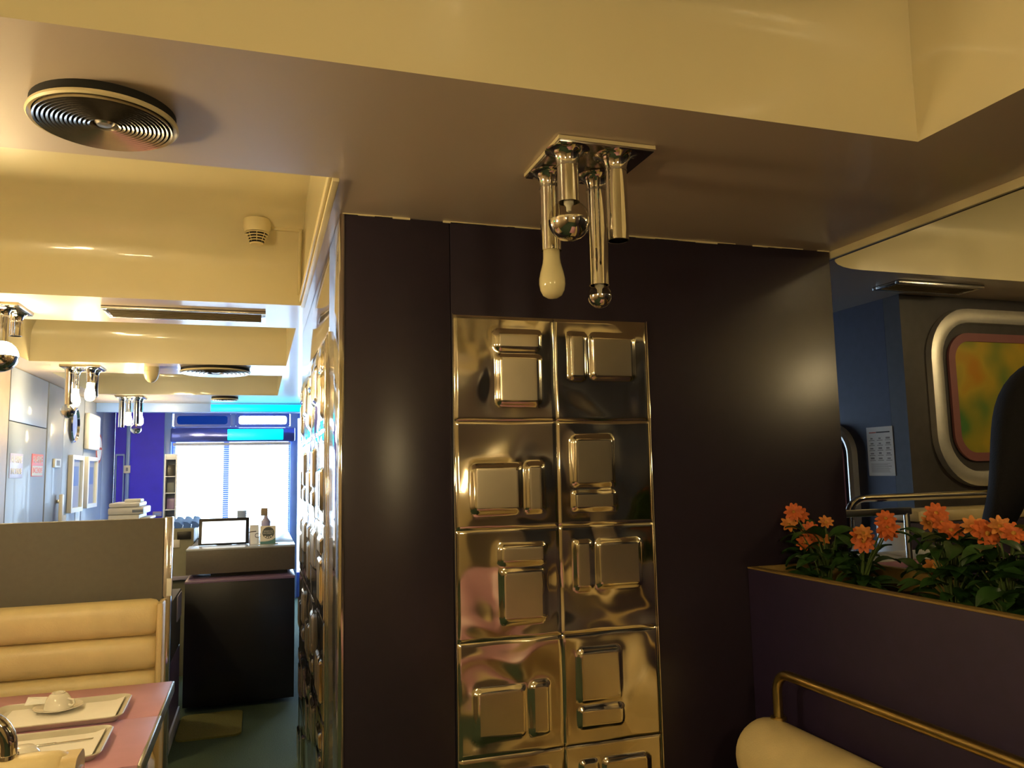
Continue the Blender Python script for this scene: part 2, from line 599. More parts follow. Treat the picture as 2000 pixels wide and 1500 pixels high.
# ------------------------------------------------------------------ window wall
we = thing('wall_end', 'blue and violet wall around the front windows', 'wall', (0, 0, 0), kind='structure')
MB().box((XL, YE, 0), (-1.48, YE + .08, 2.6)).build('wall_part', 'violet', we, smooth=0)
MB().box((-1.48, YE - .06, 0), (-1.44, YE + .08, 2.6), .004).build('pilaster', 'blue_trim', we)
MB().box((-1.44, YE, 0), (-1.07, YE + .08, 2.6)).build('wall_part', 'violet', we, smooth=0)
MB().box((-1.07, YE - .10, 0), (-.99, YE + .08, 2.6), .006).build('pilaster', 'blue_trim', we)
MB().box((-.99, YE, 0), (.42, YE + .08, .62)).build('wall_part', 'blue_panel', we, smooth=0)
MB().box((-.99, YE, 2.29), (2.84, YE + .08, 2.6)).build('wall_part', 'blue_panel', we, smooth=0)
MB().box((.37, YE - .06, 0), (.46, YE + .08, 2.29), .006).build('pilaster', 'blue_trim', we)
MB().box((2.60, YE, 0), (2.84, YE + .08, 2.29)).build('wall_part', 'blue_panel', we, smooth=0)
MB().box((.46, YE, 0), (2.60, YE + .08, .30)).build('wall_part', 'blue_panel', we, smooth=0)

hd = MB().box((XL, YF, 2.185), (2.84, YF + .10, 2.53), .004).build('trim_2', 'blue_trim')
struct(hd, 'blue lit header beam in front of the window bay', 'beam')
MB().box((-.50, YF - .012, 2.195), (.46, YF, 2.268), .003).build('light_panel', 'cyan_light', hd)['label'] = 'glowing cyan light strip'

# transom windows
w1 = thing('window_1', 'wide shop window with venetian blind and two transom lights', 'window', (0, 0, 0), kind='structure')
MB().box((-.99, YE - .05, 2.255), (.42, YE + .05, 2.29), .004).build('head_rail', 'blue_trim', w1)
MB().box((-.99, YE - .05, 2.075), (.42, YE + .05, 2.10), .004).build('transom_rail', 'blue_trim', w1)
for (a, b) in ((-.975, -.335), (-.275, .36)):
    L = [(p[0] + (a + b) / 2, YE - .03, p[1] + 2.178) for p in rrect(b - a, .155, .012, 3)]
    L2 = [(p[0] + (a + b) / 2, YE - .03, p[1] + 2.178) for p in rrect(b - a - .07, .105, .03, 3)]
    t = MB().ring(L, L2, (0, .05, 0)).build('transom_frame', 'blue_panel', w1)
    MB().box((a + .02, YE + .005, 2.11), (b - .02, YE + .012, 2.245)).build('pane', 'blue_reflect_pane' if a < -.5 else 'pane', t, smooth=0)
MB().box((-.335, YE - .03, 2.10), (-.275, YE + .05, 2.255), .004).build('mullion', 'blue_trim', w1)
v = MB().box((-.99, YE - .22, 1.905), (.42, YE - .06, 2.075), .02).build('valance', 'valance_reflect', w1)
MB().box((-.36, YE - .232, 1.925), (.28, YE - .215, 2.055), .01).build('light_panel', 'cyan_light', v)['label'] = 'glowing cyan light strip'
MB().box((-.99, YE - .02, .62), (-.95, YE + .05, 2.075), .004).build('jamb', 'blue_trim', w1)
MB().box((.35, YE - .02, .62), (.39, YE + .05, 2.075), .004).build('jamb', 'blue_trim', w1)
MB().box((-.41, YE - .015, .62), (-.345, YE + .05, 2.075), .004).build('mullion', 'blue_panel', w1)
for (a, b) in ((-.95, -.41), (-.345, .35)):
    MB().box((a, YE + .015, .62), (b, YE + .022, 2.075)).build('pane', 'pane', w1, smooth=0)

bl = thing('venetian_blind', 'white venetian blind lowered over the bright shop window', 'blind', (-.30, YE - .12, 1.0))
MB().box((-.67, -.025, .865), (.67, .025, .90), .004).build('head_rail', 'slat', bl)
sl = MB()
sl.add([(-.66, -.010, .004), (.66, -.010, .004), (.66, 0, .006), (-.66, 0, .006), (-.66, .010, .004), (.66, .010, .004)],
       [(0, 1, 2, 3), (3, 2, 5, 4)])
s0 = sl.build('slat', 'slat', bl)
s0.location = (0, 0, .85)
s0.rotation_euler = (math.radians(22), 0, 0)
for k in range(1, 50):
    c = s0.copy()
    C.objects.link(c)
    c.parent = bl
    c.location = (0, 0, .85 - k * .0245)
for x in (-.42, 0.02, .42):
    MB().tube([(x, -.014, .87), (x, -.014, -.37)], .0016, 5).build('ladder_cord', 'ink_grey', bl)
MB().box((-.66, -.014, -.385), (.66, .014, -.37), .003).build('bottom_rail', 'slat', bl)

w2 = thing('window_2', 'second front window right of the chrome wall', 'window', (0, 0, 0), kind='structure')
MB().box((.46, YE - .03, 2.20), (2.60, YE + .05, 2.29), .004).build('head_rail', 'blue_trim', w2)
MB().box((1.50, YE - .03, .30), (1.56, YE + .05, 2.20), .004).build('mullion', 'blue_trim', w2)
MB().box((.46, YE + .01, .30), (2.60, YE + .018, 2.20)).build('pane', 'pane', w2, smooth=0)

# left part of end wall: shallow glazed frame and small switches
o = MB().ring([(p[0] - 1.545, YE - .035, p[1] + 1.42) for p in rrect(.10, .72, .008, 3)],
              [(p[0] - 1.545, YE - .035, p[1] + 1.42) for p in rrect(.07, .68, .006, 3)], (0, .035, 0)).build('glazed_notice', 'blue_trim')
tag(o, 'narrow pale blue frame on violet wall behind the copier', 'frame')
t = thing('wall_socket', 'small clear box low on violet wall by the brochure rack', 'socket', (-1.13, YE, 1.07))
MB().box((-.05, -.03, -.03), (.05, -.001, .03), .006).build('body', 'lavender', t)
MB().box((-.03, -.034, -.012), (.03, -.03, .012), .002).build('flap', 'blue_card', t)
t = thing('light_switch', 'small white switch box on blue pilaster at the corner', 'switch', (-1.46, YE - .06, 1.60))
MB().box((-.035, -.025, -.045), (.035, 0, .045), .004).build('plate', 'white_plastic', t)
MB().box((-.012, -.031, -.02), (.012, -.025, .02), .002).build('rocker', 'copier_dark', t)


# ------------------------------------------------------------------ embossed chrome tiles
T = 0.331


def tile_mesh():
    n = 52
    bumps = [(.63, .61, .44, .48, .055), (.63, .235, .46, .19, .05)]   # u, v, w, h, corner radius (v down)

    def h(u, v):
        z = 0.0
        top = 0
        for (cu, cv, w, hh, r) in bumps:
            qx, qy = abs(u - cu) - (w / 2 - r), abs(v - cv) - (hh / 2 - r)
            d = math.hypot(max(qx, 0), max(qy, 0)) + min(max(qx, qy), 0) - r      # <0 inside
            s = min(1, max(0, (-d + .004) / .042))
            z = max(z, 0.0105 * (1 - (1 - s) ** 2) ** .5 if s > 0 else 0)
            if s >= 1:
                top = 1
            # soft dish round the boss
            z += .0 if d < 0 else .0018 * math.exp(-(d / .05) ** 2)
        e = min(u, v, 1 - u, 1 - v)
        z -= .003 * max(0, 1 - e / .012) ** 2
        return z, top
    us = [k / n for k in range(n + 1)]
    mb = MB()
    vs = []
    for j in range(n + 1):
        for i in range(n + 1):
            z, _ = h(us[i], us[j])
            vs.append(((us[i] - .5) * (T - .0015), -.006 - z, (.5 - us[j]) * (T - .0015)))
    mb.v = vs
    for j in range(n):
        for i in range(n):
            a = j * (n + 1) + i
            mb.f.append((a, a + n + 1, a + n + 2, a + 1))
            mb.mi.append(1 if h((us[i] + us[i + 1]) / 2, (us[j] + us[j + 1]) / 2)[1] else 0)
    # returns
    k = len(mb.v)
    w = (T - .0015) / 2
    mb.v += [(-w, .004, w), (w, .004, w), (w, .004, -w), (-w, .004, -w), (-w, -.003, w), (w, -.003, w), (w, -.003, -w), (-w, -.003, -w)]
    for i in range(4):
        j = (i + 1) % 4
        mb.f.append((k + i, k + j, k + 4 + j, k + 4 + i))
        mb.mi.append(0)
    return mb


ROT = {0: 0.0, 1: PI / 2, 2: PI, 3: -PI / 2}
pat = [[0, 1], [3, 2]]     # quarter turns (counter-clockwise seen from the front)
fp = thing('embossed_metal_panel', 'column of embossed polished metal tiles on plum wall under the lamp', 'wall panel', (0.5667, D - .004, 0))
tile0 = tile_mesh().build('metal_tile', ['tile_sheet', 'tile_boss'], fp, smooth=50, fixn=False)
first = True
for j in range(6):
    for i in range(2):
        q = pat[j % 2][i]
        o = tile0 if first else inst(tile0, fp)
        first = False
        o.location = ((i + .5) * T, 0, 1.983 - (j + .5) * T)
        o.rotation_euler = (0, -ROT[q], 0)
MB().box((-.004, -.008, 0), (-.0005, .003, 1.985), .001).build('edge_strip', 'chrome', fp)
MB().box((2 * T + .0005, -.008, 0), (2 * T + .004, .003, 1.985), .001).build('edge_strip', 'chrome', fp)

sp = thing('embossed_metal_panel', 'embossed mirror-bright metal tiles lining the corridor side of plum wall', 'wall panel', (PX0 - .006, 2.83, 0), -PI / 2)
for j in range(6):
    for i in range(5):
        o = inst(tile0, sp, (-(i + .5) * T, 0, 1.983 - (j + .5) * T), (0, -ROT[pat[j % 2][i % 2]], 0))


# ------------------------------------------------------------------ ceiling lamps
def make_lamp(name, label, loc, spec, plate=.25, group='four-tube chrome ceiling lamps'):
    """spec: list of (dx, dy, length, bulb kind)"""
    t = thing(name, label, 'lamp', loc, group=group)
    h = plate / 2
    MB().box((-h, -h, -.016), (h, h, 0), .003).build('ceiling_plate', 'chrome_dark', t)
    mb = MB()
    for s in (-1, 1):
        mb.box((-h - .002, s * (h - .001) - .002, -.010), (h + .002, s * (h - .001) + .002, -.001))
        mb.box((s * (h - .001) - .002, -h - .002, -.010), (s * (h - .001) + .002, h + .002, -.001))
    mb.build('paint_edge', 'cream_plastic', t, smooth=0)
    r = .0265
    for (dx, dy, L, kind) in spec:
        tb = MB().lathe([(r + .028, -.016), (r + .014, -.020), (r + .004, -.032), (r, -.050), (r, -L), (r - .003, -L), (r - .003, -.03)], 28,
                        (dx, dy, 0)).build('tube', 'chrome', t)
        MB().lathe([(r + .0012, -.052), (r + .0012, -.057), (r, -.057)], 28, (dx, dy, 0)).build('collar_ring', 'steel', tb)
        if kind == 'none':
            MB().lathe([(0, -L + .03), (r - .004, -L + .03)], 20, (dx, dy, 0)).build('socket', 'black', tb)
            continue
        lit = kind.endswith('_lit')
        k = kind.replace('_lit', '')
        if k == 'pear':       # opal pear-shaped bulb
            pr = [(.0215, -L + .004), (.022, -L - .020), (.024, -L - .034), (.030, -L - .056), (.0335, -L - .074), (.0338, -L - .088), (.031, -L - .104), (.024, -L - .117), (.012, -L - .124), (0, -L - .1255)]
            MB().lathe(pr, 28, (dx, dy, 0)).build('bulb', 'bulb_lit' if lit else 'opal', t)
        else:
            R = {'globe': .050, 'big': .070}.get(k, .0315)
            cz = -L - R * .90
            g = [(R * math.sin(a), cz + R * math.cos(a)) for a in [PI * q / 20 for q in range(2, 11)]]
            m_ = [(R * math.sin(a), cz + R * math.cos(a)) for a in [PI * q / 20 for q in range(10, 21)]]
            bulb = MB().lathe([(.018, -L + .01)] + g, 32, (dx, dy, 0)).build('bulb', 'bulb_lit' if lit else 'clear_glass', t)
            MB().lathe([(R * 1.004 * math.sin(a), cz + R * 1.004 * math.cos(a)) for a in [PI * q / 20 for q in range(10, 21)]], 32, (dx, dy, 0)).build('mirror_cap', 'chrome', bulb)
            if not lit:
                MB().lathe([(.012, -L + .012), (.012, -L - .004), (.007, -L - .010), (.006, -L - .022), (0, -L - .024)], 14, (dx, dy, 0)).build('bulb_stem', 'white_plastic', bulb)
    return t


make_lamp('ceiling_lamp', 'unlit four-tube chrome ceiling lamp with white bulb, above the metal tiles', (.785, 1.765, ZC),
          [(-.085, -.075, .145, 'globe'), (.042, -.075, .230, 'none'), (-.075, .075, .222, 'pear'), (.052, .065, .308, 'small')])
far_spec = [(-.07, -.07, .27, 'globe'), (.06, -.07, .12, 'pear_lit'), (-.06, .07, .15, 'pear_lit'), (.06, .07, .20, 'none')]
make_lamp('ceiling_lamp', 'lit chrome ceiling lamp above the silver wall, nearer of two beyond the coffers', (-1.18, 6.11, ZC), far_spec)
make_lamp('ceiling_lamp', 'lit chrome ceiling lamp farthest away, in front of violet wall', (-1.18, 8.30, ZC),
          [(.06, -.07, .27, 'globe'), (-.07, -.07, .30, 'none'), (.07, .07, .15, 'pear_lit'), (-.03, .07, .15, 'pear_lit')])
make_lamp('ceiling_lamp', 'glowing chrome ceiling lamp cut off by the left picture edge', (-1.145, 4.02, ZC),
          [(.05, -.06, .17, 'big_lit'), (-.07, -.07, .20, 'pear_lit'), (-.06, .07, .27, 'pear_lit'), (.07, .07, .12, 'none')])
near_spec = [(-.07, -.07, .25, 'globe_lit'), (.06, -.07, .30, 'pear_lit'), (-.06, .07, .22, 'none'), (.06, .07, .28, 'pear_lit')]
back_spec = [(-.07, -.07, .25, 'globe'), (.06, -.07, .26, 'pear_lit'), (-.06, .07, .24, 'pear_lit'), (.06, .07, .30, 'none')]  # unseen lamps behind the viewpoint, guessed for light and tile reflections
make_lamp('ceiling_lamp', 'lit ceiling lamp outside the picture beside the round vent', (-1.18, 1.76, ZC), near_spec)
make_lamp('ceiling_lamp', 'unseen lit ceiling lamp behind the viewpoint on the left', (-1.10, -.50, ZC), back_spec)
make_lamp('ceiling_lamp', 'unseen ceiling lamp behind the viewpoint on the right', (.78, -.50, ZC), back_spec)
make_lamp('ceiling_lamp', 'dark-tipped ceiling lamp at the right picture edge above the person', (2.42, 1.83, 2.68),
          [(0, 0, .39, 'globe')], .10)
make_lamp('ceiling_lamp', 'lit ceiling lamp over raised section outside the picture', (3.75, 1.30, 2.68),
          [(-.06, -.06, .30, 'pear_lit'), (.06, .06, .42, 'none'), (.06, -.06, .36, 'none')])


# ------------------------------------------------------------------ round vents
def round_vent(label, loc, R, rings):
    t = thing('round_air_vent', label, 'air vent', loc, group='round ceiling vents')
    MB().lathe([(R * .97, 0), (R * .97, -.022), (R * .93, -.022), (R * .93, 0)], 56).build('neck', 'dark_hole', t)
    MB().lathe([(R * .93, -.018), (R * 1.0, -.020), (R * 1.01, -.026), (R * .985, -.030), (R * .93, -.026)], 56, close=True).build('outer_ring', 'cream_plastic', t)
    MB().lathe([(0, -.008), (R * .93, -.008)], 40).build('back_plate', 'dark_hole', t, smooth=0)
    dr = R * .76 / rings
    for k in range(rings):
        r = R * .14 + (k + .6) * dr
        MB().lathe([(r, -.012), (r + dr * .30, -.032), (r + dr * .78, -.034), (r + dr * .70, -.030), (r + dr * .2, -.012)], 48, close=True).build('ring', 'vent_metal', t, smooth=40)
    MB().lathe([(0, -.033), (R * .10, -.032), (R * .14, -.026), (R * .13, -.012)], 36).build('hub', 'steel', t)
    mb = MB()
    for a in (.3, .3 + PI / 2, .3 + PI, .3 + 1.5 * PI):
        mb.box((-.002, R * .12, -.016), (.002, R * .95, -.012))
        k = len(mb.v) - 8
        for i in range(k, len(mb.v)):
            x, y, z = mb.v[i]
            mb.v[i] = (x * math.cos(a) - y * math.sin(a), x * math.sin(a) + y * math.cos(a), z)
    mb.build('spokes', 'chrome_dark', t, smooth=0)
    return t


round_vent('round ceiling vent with concentric rings, nearest and largest in view', (-.323, 1.785, ZC), .145, 13)
round_vent('round ceiling vent over the corridor beyond the second cream coffer', (-.31, 6.09, ZC), .245, 6)
round_vent('round ceiling vent farthest down the corridor near the window', (-.33, 8.28, ZC), .13, 4)


def slot_vent(label, x0, x1, y0, y1, n):
    t = thing('slot_vent', label, 'air vent', ((x0 + x1) / 2, (y0 + y1) / 2, ZC))
    w, d = (x1 - x0) / 2, (y1 - y0) / 2
    MB().box((-w, -d, -.003), (w, d, -.001)).build('back_plate', 'dark_hole', t, smooth=0)
    for (a, b) in (((-w, -d, -.014), (w, -d + .022, 0)), ((-w, d - .022, -.014), (w, d, 0)),
                   ((-w, -d + .022, -.014), (-w + .02, d - .022, 0)), ((w - .02, -d + .022, -.014), (w, d - .022, 0))):
        MB().box(a, b, .002).build('frame_bar', 'steel', t)
    for k in range(n):
        y = -d + .03 + (2 * d - .06) * k / (n - 1)
        o = MB().box((-w + .02, -.009, -.0012), (w - .02, .009, .0012)).build('slat', 'duct_grey', t, smooth=0)
        o.location = (0, y, -.010)
        o.rotation_euler = (math.radians(35), 0, 0)
    return t


slot_vent('long slotted air vent in the pale ceiling strip over the corridor', -.69, .022, 3.88, 4.11, 7)
slot_vent('dark slotted air vent in ceiling of raised section by framed picture', 2.61, 3.09, 2.63, 2.785, 6)

# smoke detectors and surface wiring
t = thing('smoke_detector', 'cream smoke detector on coffer face with slotted grille and conduit', 'detector', (-.022, 3.585, 2.622))
MB().lathe([(0, .012), (.058, .012), (.060, 0), (.060, -.028), (.052, -.046), (.046, -.046)], 36).build('base', 'cream_plastic', t)
MB().lathe([(0, -.05), (.040, -.05), (.030, -.095), (0, -.095)], 28).build('core', 'dark_hole', t)
for k in range(5):
    r = .050 - .0055 * k
    z = -.048 - .011 * k
    MB().lathe([(r, z), (r + .003, z - .002), (r - .001, z - .005), (r - .006, z - .004)], 32, close=True).build('grille_ring', 'cream_plastic', t)
for k in range(8):
    a = 2 * PI * k / 8
    MB().tube([(.050 * math.cos(a), .050 * math.sin(a), -.046), (.027 * math.cos(a), .027 * math.sin(a), -.094)], .002, 6).build('grille_bar', 'cream_plastic', t)
MB().lathe([(.030, -.090), (.026, -.099), (0, -.101)], 28).build('cap', 'cream_plastic', t)
t = thing('cable_duct', 'thin cream cable duct from smoke detector down the coffer corner', 'cable duct', (0, 0, 0))
MB().box((.035, 3.598, 2.600), (.172, 3.614, 2.614), .002).build('duct', 'cream_plastic', t)
dp = [(.168, 3.71 - i_ - .006, ZC + h_) for (i_, h_) in prof if .02 < h_ < .35]
MB().tube(dp, .0075, 8).build('duct', 'cream_plastic', t)
MB().box((.168, 2.07, 2.292), (.179, 3.70, 2.320), .002).build('duct', 'cream_plastic', t)
MB().box((.176, 2.05, ZC - .010), (.194, 3.71, ZC + .004), .002).build('duct', 'cream_plastic', t)
t = thing('smoke_detector', 'egg-shaped cream detector hanging from ceiling strip beyond the coffer', 'detector', (-.735, 6.05, ZC))
MB().lathe([(0, 0), (.052, 0), (.052, -.030)], 28).build('base', 'cream_plastic', t)
MB().lathe([(.051, -.031), (.050, -.055), (.040, -.085), (.022, -.105), (0, -.112)], 28).build('dome', 'cream_plastic', t)
t = thing('exit_sign', 'green lit exit sign on left wall outside the picture', 'sign', (XL, 2.6, 2.12))
MB().box((.0, -.15, -.07), (.04, .15, .07), .005).build('housing', 'white_plastic', t)
MB().box((.04, -.14, -.06), (.043, .14, .06)).build('face', 'exit_green', t, smooth=0)

# ------------------------------------------------------------------ left booth: partition, bench, table
YP = 3.56
t = thing('partition', 'brown-grey laminate booth partition with chrome end post', 'partition', (0, YP, 0))
MB().box((XL + .002, -.025, 0), (-.365, .025, 1.333), .003).build('panel', 'laminate', t)
MB().box((-.364, -.027, 0), (-.333, .027, 1.337), .004).build('end_post', 'mirror_lam', t)
MB().box((-.350, -.030, 1.02), (-.331, -.024, 1.09), .001).build('number_plate', 'white_plastic', t)


def bolster(mb, x0, x1, yc, z0, z1, dep, n=12, k=14, endr=.03):
    """horizontal padded roll: D-shaped section bulging to -y, ends rounded off"""
    zc, hz = (z0 + z1) / 2, (z1 - z0) / 2
    secs = [(x0, .80), (x0 + endr * .3, .93), (x0 + endr, 1.0)] + [(x0 + endr + (x1 - x0 - 2 * endr) * i / k, 1.0) for i in range(1, k)] + [(x1 - endr, 1.0), (x1 - endr * .3, .93), (x1, .80)]
    vs, fs = [], []
    m = n + 1
    for (x, s) in secs:
        for i in range(m):
            a = -PI / 2 + PI * i / n
            ca, sa = math.cos(a), math.sin(a)
            vs.append((x, yc - dep * s * abs(ca) ** .6, zc + hz * s * math.copysign(abs(sa) ** .75, sa)))
    for q in range(len(secs) - 1):
        for i in range(n):
            fs.append((q * m + i, q * m + i + 1, (q + 1) * m + i + 1, (q + 1) * m + i))
    fs.append(tuple(range(m)))
    fs.append(tuple((len(secs) - 1) * m + i for i in range(m))[::-1])
    mb.add(vs, fs)
    return mb


t = thing('booth_bench', 'tan leather booth bench with three padded rolls against the partition', 'bench', (0, YP - .03, 0))
for (a, b) in ((.885, 1.022), (.755, .883), (.625, .753), (.50, .623)):
    bolster(MB(), XL + .02, -.372, -.045, a, b, .062).build('back_roll', 'tan', t)
MB().box((XL + .01, -.06, .10), (-.372, 0, 1.0), .004).build('back_board', 'tan_edge', t)
MB().box((-.371, -.125, .10), (-.348, 0, 1.014), .010).build('side_panel', 'tan_edge', t)
MB().box((XL + .01, -.46, .34), (-.36, -.06, .47), .04).build('seat', 'tan', t)
MB().box((XL + .01, -.42, 0), (-.36, -.06, .34), .004).build('plinth', 'laminate', t)

t = thing('dining_table', 'pink laminate booth table with steel edge and two trays', 'table', (0, 0, 0))
MB().box((-1.40, 2.845, .716), (-.297, 3.29, .74), .002).build('tabletop', 'pink_top', t)
MB().box((-1.40, 2.39, .716), (-.297, 2.843, .74), .002).build('tabletop', 'pink_top', t)
MB().box((-.297, 2.845, .700), (-.289, 3.29, .7395), .002).build('edge_strip', 'steel', t)
MB().box((-.297, 2.39, .700), (-.286, 2.843, .7395), .002).build('edge_strip', 'steel', t)
MB().box((-.42, 2.72, .0), (-.34, 3.0, .716), .006).build('pedestal', 'laminate', t)
MB().box((-1.35, 2.72, .0), (-1.27, 3.0, .716), .006).build('pedestal', 'laminate', t)

# near bench (back toward the viewpoint) with chrome rail, and the same on the right


def roll_bench(label, loc, rz, L, zt, rail_h, rail_in, off=0.0, R=.075, metal='brass_dull', rr=.0145, bend=.06):
    """bench whose back top runs along local x from 0 (free end) to -L; seat toward +y"""
    t = thing('booth_bench', label, 'bench', loc, rz)
    # rounded top roll along x
    mb = MB()
    mb.tube([(.022, 0, zt - R), (.018, 0, zt - R), (.008, 0, zt - R), (-.012, 0, zt - R), (-.05, 0, zt - R), (-L, 0, zt - R)],
            [R * .35, R * .62, R * .85, R * .97, R, R], 28)
    mb.build('top_roll', 'tan', t)
    MB().box((-L, -R * .92, .10), (.0, R * .92, zt - R), .03).build('backrest', 'tan', t)
    MB().box((-L, .05, .30), (.0, .50, .46), .04).build('seat', 'tan', t)
    MB().box((-L, .05, 0), (-.02, .46, .30), .004).build('plinth', 'laminate', t)
    rp = [(-rail_in, off, zt - .02), (-rail_in, off, zt + rail_h - bend)]
    for k in range(1, 8):
        a = PI / 2 * k / 8
        rp.append((-rail_in - bend * (1 - math.cos(a)), off, zt + rail_h - bend + bend * math.sin(a)))
    rp += [(-rail_in - bend, off, zt + rail_h), (-L, off, zt + rail_h)]
    MB().tube(rp, rr, 16).build('rail', metal, t)
    MB().lathe([(.024, -.004), (.023, .004), (.016, .006)], 20, (-rail_in, off, zt)).build('rail_flange', metal, t)
    return t


roll_bench('tan leather bench with rolled top and brass rail beside the plum half wall', (1.462, 2.13, 0), PI / 2, 1.75, .745, .135, .045, -.03, R=.105)
nb = roll_bench('tan leather bench with chrome rail in the near left corner, its back to us', (-.43, 2.17, 0), 0, 1.10, .865, .095, .115, 0, R=.05, metal='chrome', rr=.020, bend=.075)
L = [(0.002, p[0], p[1] + .625) for p in rrect(.115, .46, .035, 5)]
MB().extrude(L, (.034, 0, 0)).build('end_panel', 'tan_edge', nb)
L = [(0.036, p[0], p[1] + .62) for p in rrect(.075, .40, .02, 5)]
MB().extrude(L, (.003, 0, 0)).build('end_plate', 'chrome', nb)


# ------------------------------------------------------------------ breakfast trays, cups, cutlery, paper mats
def shear_loop(w, d, r, ins, z):
    return [(p[0], p[1], z) for p in rrect(w - 2 * ins, d - 2 * ins, max(.01, r - ins), 6)]


def make_tray(label, loc, rz, w=.40, d=.285):
    t = thing('serving_tray', label, 'tray', loc, rz, 'breakfast trays on the pink table')
    prof_ = [(.018, 0), (0, .018), (.003, .020), (.012, .017), (.024, .004)]
    loops = [shear_loop(w, d, .04, i, z) for (i, z) in prof_]
    n = len(loops[0])
    vs = [p for q in loops for p in q]
    fs = [(k * n + i, k * n + (i + 1) % n, (k + 1) * n + (i + 1) % n, (k + 1) * n + i) for k in range(len(loops) - 1) for i in range(n)]
    fs += [tuple(range(n))[::-1], tuple((len(loops) - 1) * n + i for i in range(n))]
    MB().add(vs, fs).build('tray_body', 'tray', t)
    return t


def paper_mat(label, loc, rz, w=.335, d=.235):
    mb = MB()
    nx, ny = 12, 8
    vs = [(-w / 2 + w * i / nx, -d / 2 + d * j / ny, .001 + .010 * max(0, (i / nx - .86) / .14) ** 2) for j in range(ny + 1) for i in range(nx + 1)]
    fs = [(j * (nx + 1) + i, j * (nx + 1) + i + 1, (j + 1) * (nx + 1) + i + 1, (j + 1) * (nx + 1) + i) for j in range(ny) for i in range(nx)]
    o = mb.add(vs, fs).build('paper_mat', 'paper', None, smooth=60)
    o.location = loc
    o.rotation_euler = (0, 0, rz)
    return tag(o, label, 'paper mat', 'paper tray mats')


def cup_set(lab_c, lab_s, loc, rz):
    s = MB().lathe([(0, .004), (.030, .004), (.034, 0), (.040, .004), (.072, .014), (.0725, .0165), (.040, .008), (0, .007)], 36).build('saucer', 'porcelain')
    s.location = loc
    tag(s, lab_s, 'saucer', 'saucers on the trays')
    t = thing('coffee_cup', lab_c, 'cup', (loc[0], loc[1], loc[2] + .0085), rz, 'upturned cups')
    # cup standing upside down: wide rim down, foot up
    MB().lathe([(.041, 0), (.0425, .001), (.041, .010), (.036, .030), (.026, .044), (.020, .047), (.020, .050), (.016, .050), (.015, .047), (0, .047)], 36).build('bowl', 'porcelain', t)
    MB().tube([(.038, 0, .012), (.052, 0, .010), (.060, 0, .018), (.056, 0, .028), (.036, 0, .031)], .0035, 8).build('handle', 'porcelain', t)
    return t


def knife(label, loc, rz):
    t = thing('table_knife', label, 'knife', loc, rz, 'knives on the trays')
    MB().box((-.10, -.005, 0), (-.01, .005, .004), .002).build('handle', 'steel', t)
    MB().extrude([(-.01, -.004, .001), (.08, -.008, .001), (.10, .002, .001), (.09, .006, .001), (-.01, .004, .001)], (0, 0, .0015)).build('blade', 'steel', t)
    return t


TZ = .741
make_tray('grey tray on the pink table bearing the upturned cup, farther tray', (-.60, 2.945, TZ), .02)
make_tray('grey tray on the pink table nearer to us, behind the bench rail', (-.60, 2.585, TZ), .02)
paper_mat('cream paper mat under the cup on the farther tray', (-.59, 2.945, TZ + .005), .02)
paper_mat('cream paper mat on the nearer tray', (-.59, 2.585, TZ + .005), .02)
cup_set('white upturned coffee cup on saucer of the farther tray', 'white saucer under the cup on the farther tray', (-.615, 3.00, TZ + .0065), -.5)
o = MB().lathe([(.045, 0), (.0465, .002), (.042, .022), (.030, .034), (.014, .038), (0, .0385)], 32).build('glass_bowl', 'porcelain')
o.location = (-.60, 2.52, TZ + .0065)
tag(o, 'small domed white bowl upturned on the nearer tray', 'bowl')
mb = MB()
mb.add([(-.03, -.02, 0), (.03, -.018, 0), (.028, .02, .012), (-.03, .022, .016), (0, 0, .012)], [(0, 1, 4), (1, 2, 4), (2, 3, 4), (3, 0, 4)])
o = mb.build('sugar_sachet', 'paper_white', smooth=0)
o.location = (-.685, 3.03, TZ + .03)
tag(o, 'white paper sachet leaning beside the upturned cup', 'sachet')
knife('steel knife along the front edge of the farther tray', (-.62, 2.825, TZ + .0065), .02)
knife('steel knife lying across the nearer tray', (-.53, 2.635, TZ + .0065), .10)

# ------------------------------------------------------------------ reception desk and what stands on it
t = thing('reception_desk', 'black reception counter with grey upper box in the corridor', 'desk', (0, 5.6, 0))
MB().box((-.445, 0, .03), (.243, .60, .818), .003).build('lower_body', 'desk_black', t)
MB().box((-.447, -.002, .806), (.245, .60, .822), .002).build('lower_top', 'purple_lam_reflect', t)  # purple reflections on this top are put into its colour
MB().box((-.452, .12, .85), (.247, 2.3, 1.005), .003).build('upper_body', 'desk_grey', t)
MB().box((-.30, .20, .82), (.20, .50, .85)).build('spacer', 'black', t, smooth=0)
MB().box((-.454, .118, 1.005), (.249, .40, 1.016), .002).build('upper_top', 'desk_top', t)
MB().box((-.05, .40, 1.005), (.249, 2.3, 1.016), .002).build('upper_top', 'desk_top', t)
MB().box((.05, .60, 0), (.243, 2.3, .85), .003).build('return_body', 'desk_grey', t)

t = thing('monitor', 'flat screen with black bezel on the reception counter', 'monitor', (-.228, 5.98, 1.016), -.03)
bz = MB().box((-.168, -.012, .002), (.168, .012, .188), .006).build('bezel', 'black', t)
bz.rotation_euler = (-.22, 0, 0)
sc = MB().box((-.146, -.0145, .012), (.146, -.0115, .166), .001).build('screen', 'screen', t)
sc.rotation_euler = (-.22, 0, 0)
MB().box((-.05, .0, 0), (.05, .12, .012), .004).build('foot', 'black', t)
MB().tube([(0, .08, .01), (0, .05, .10)], .014, 10).build('stem', 'black', t)

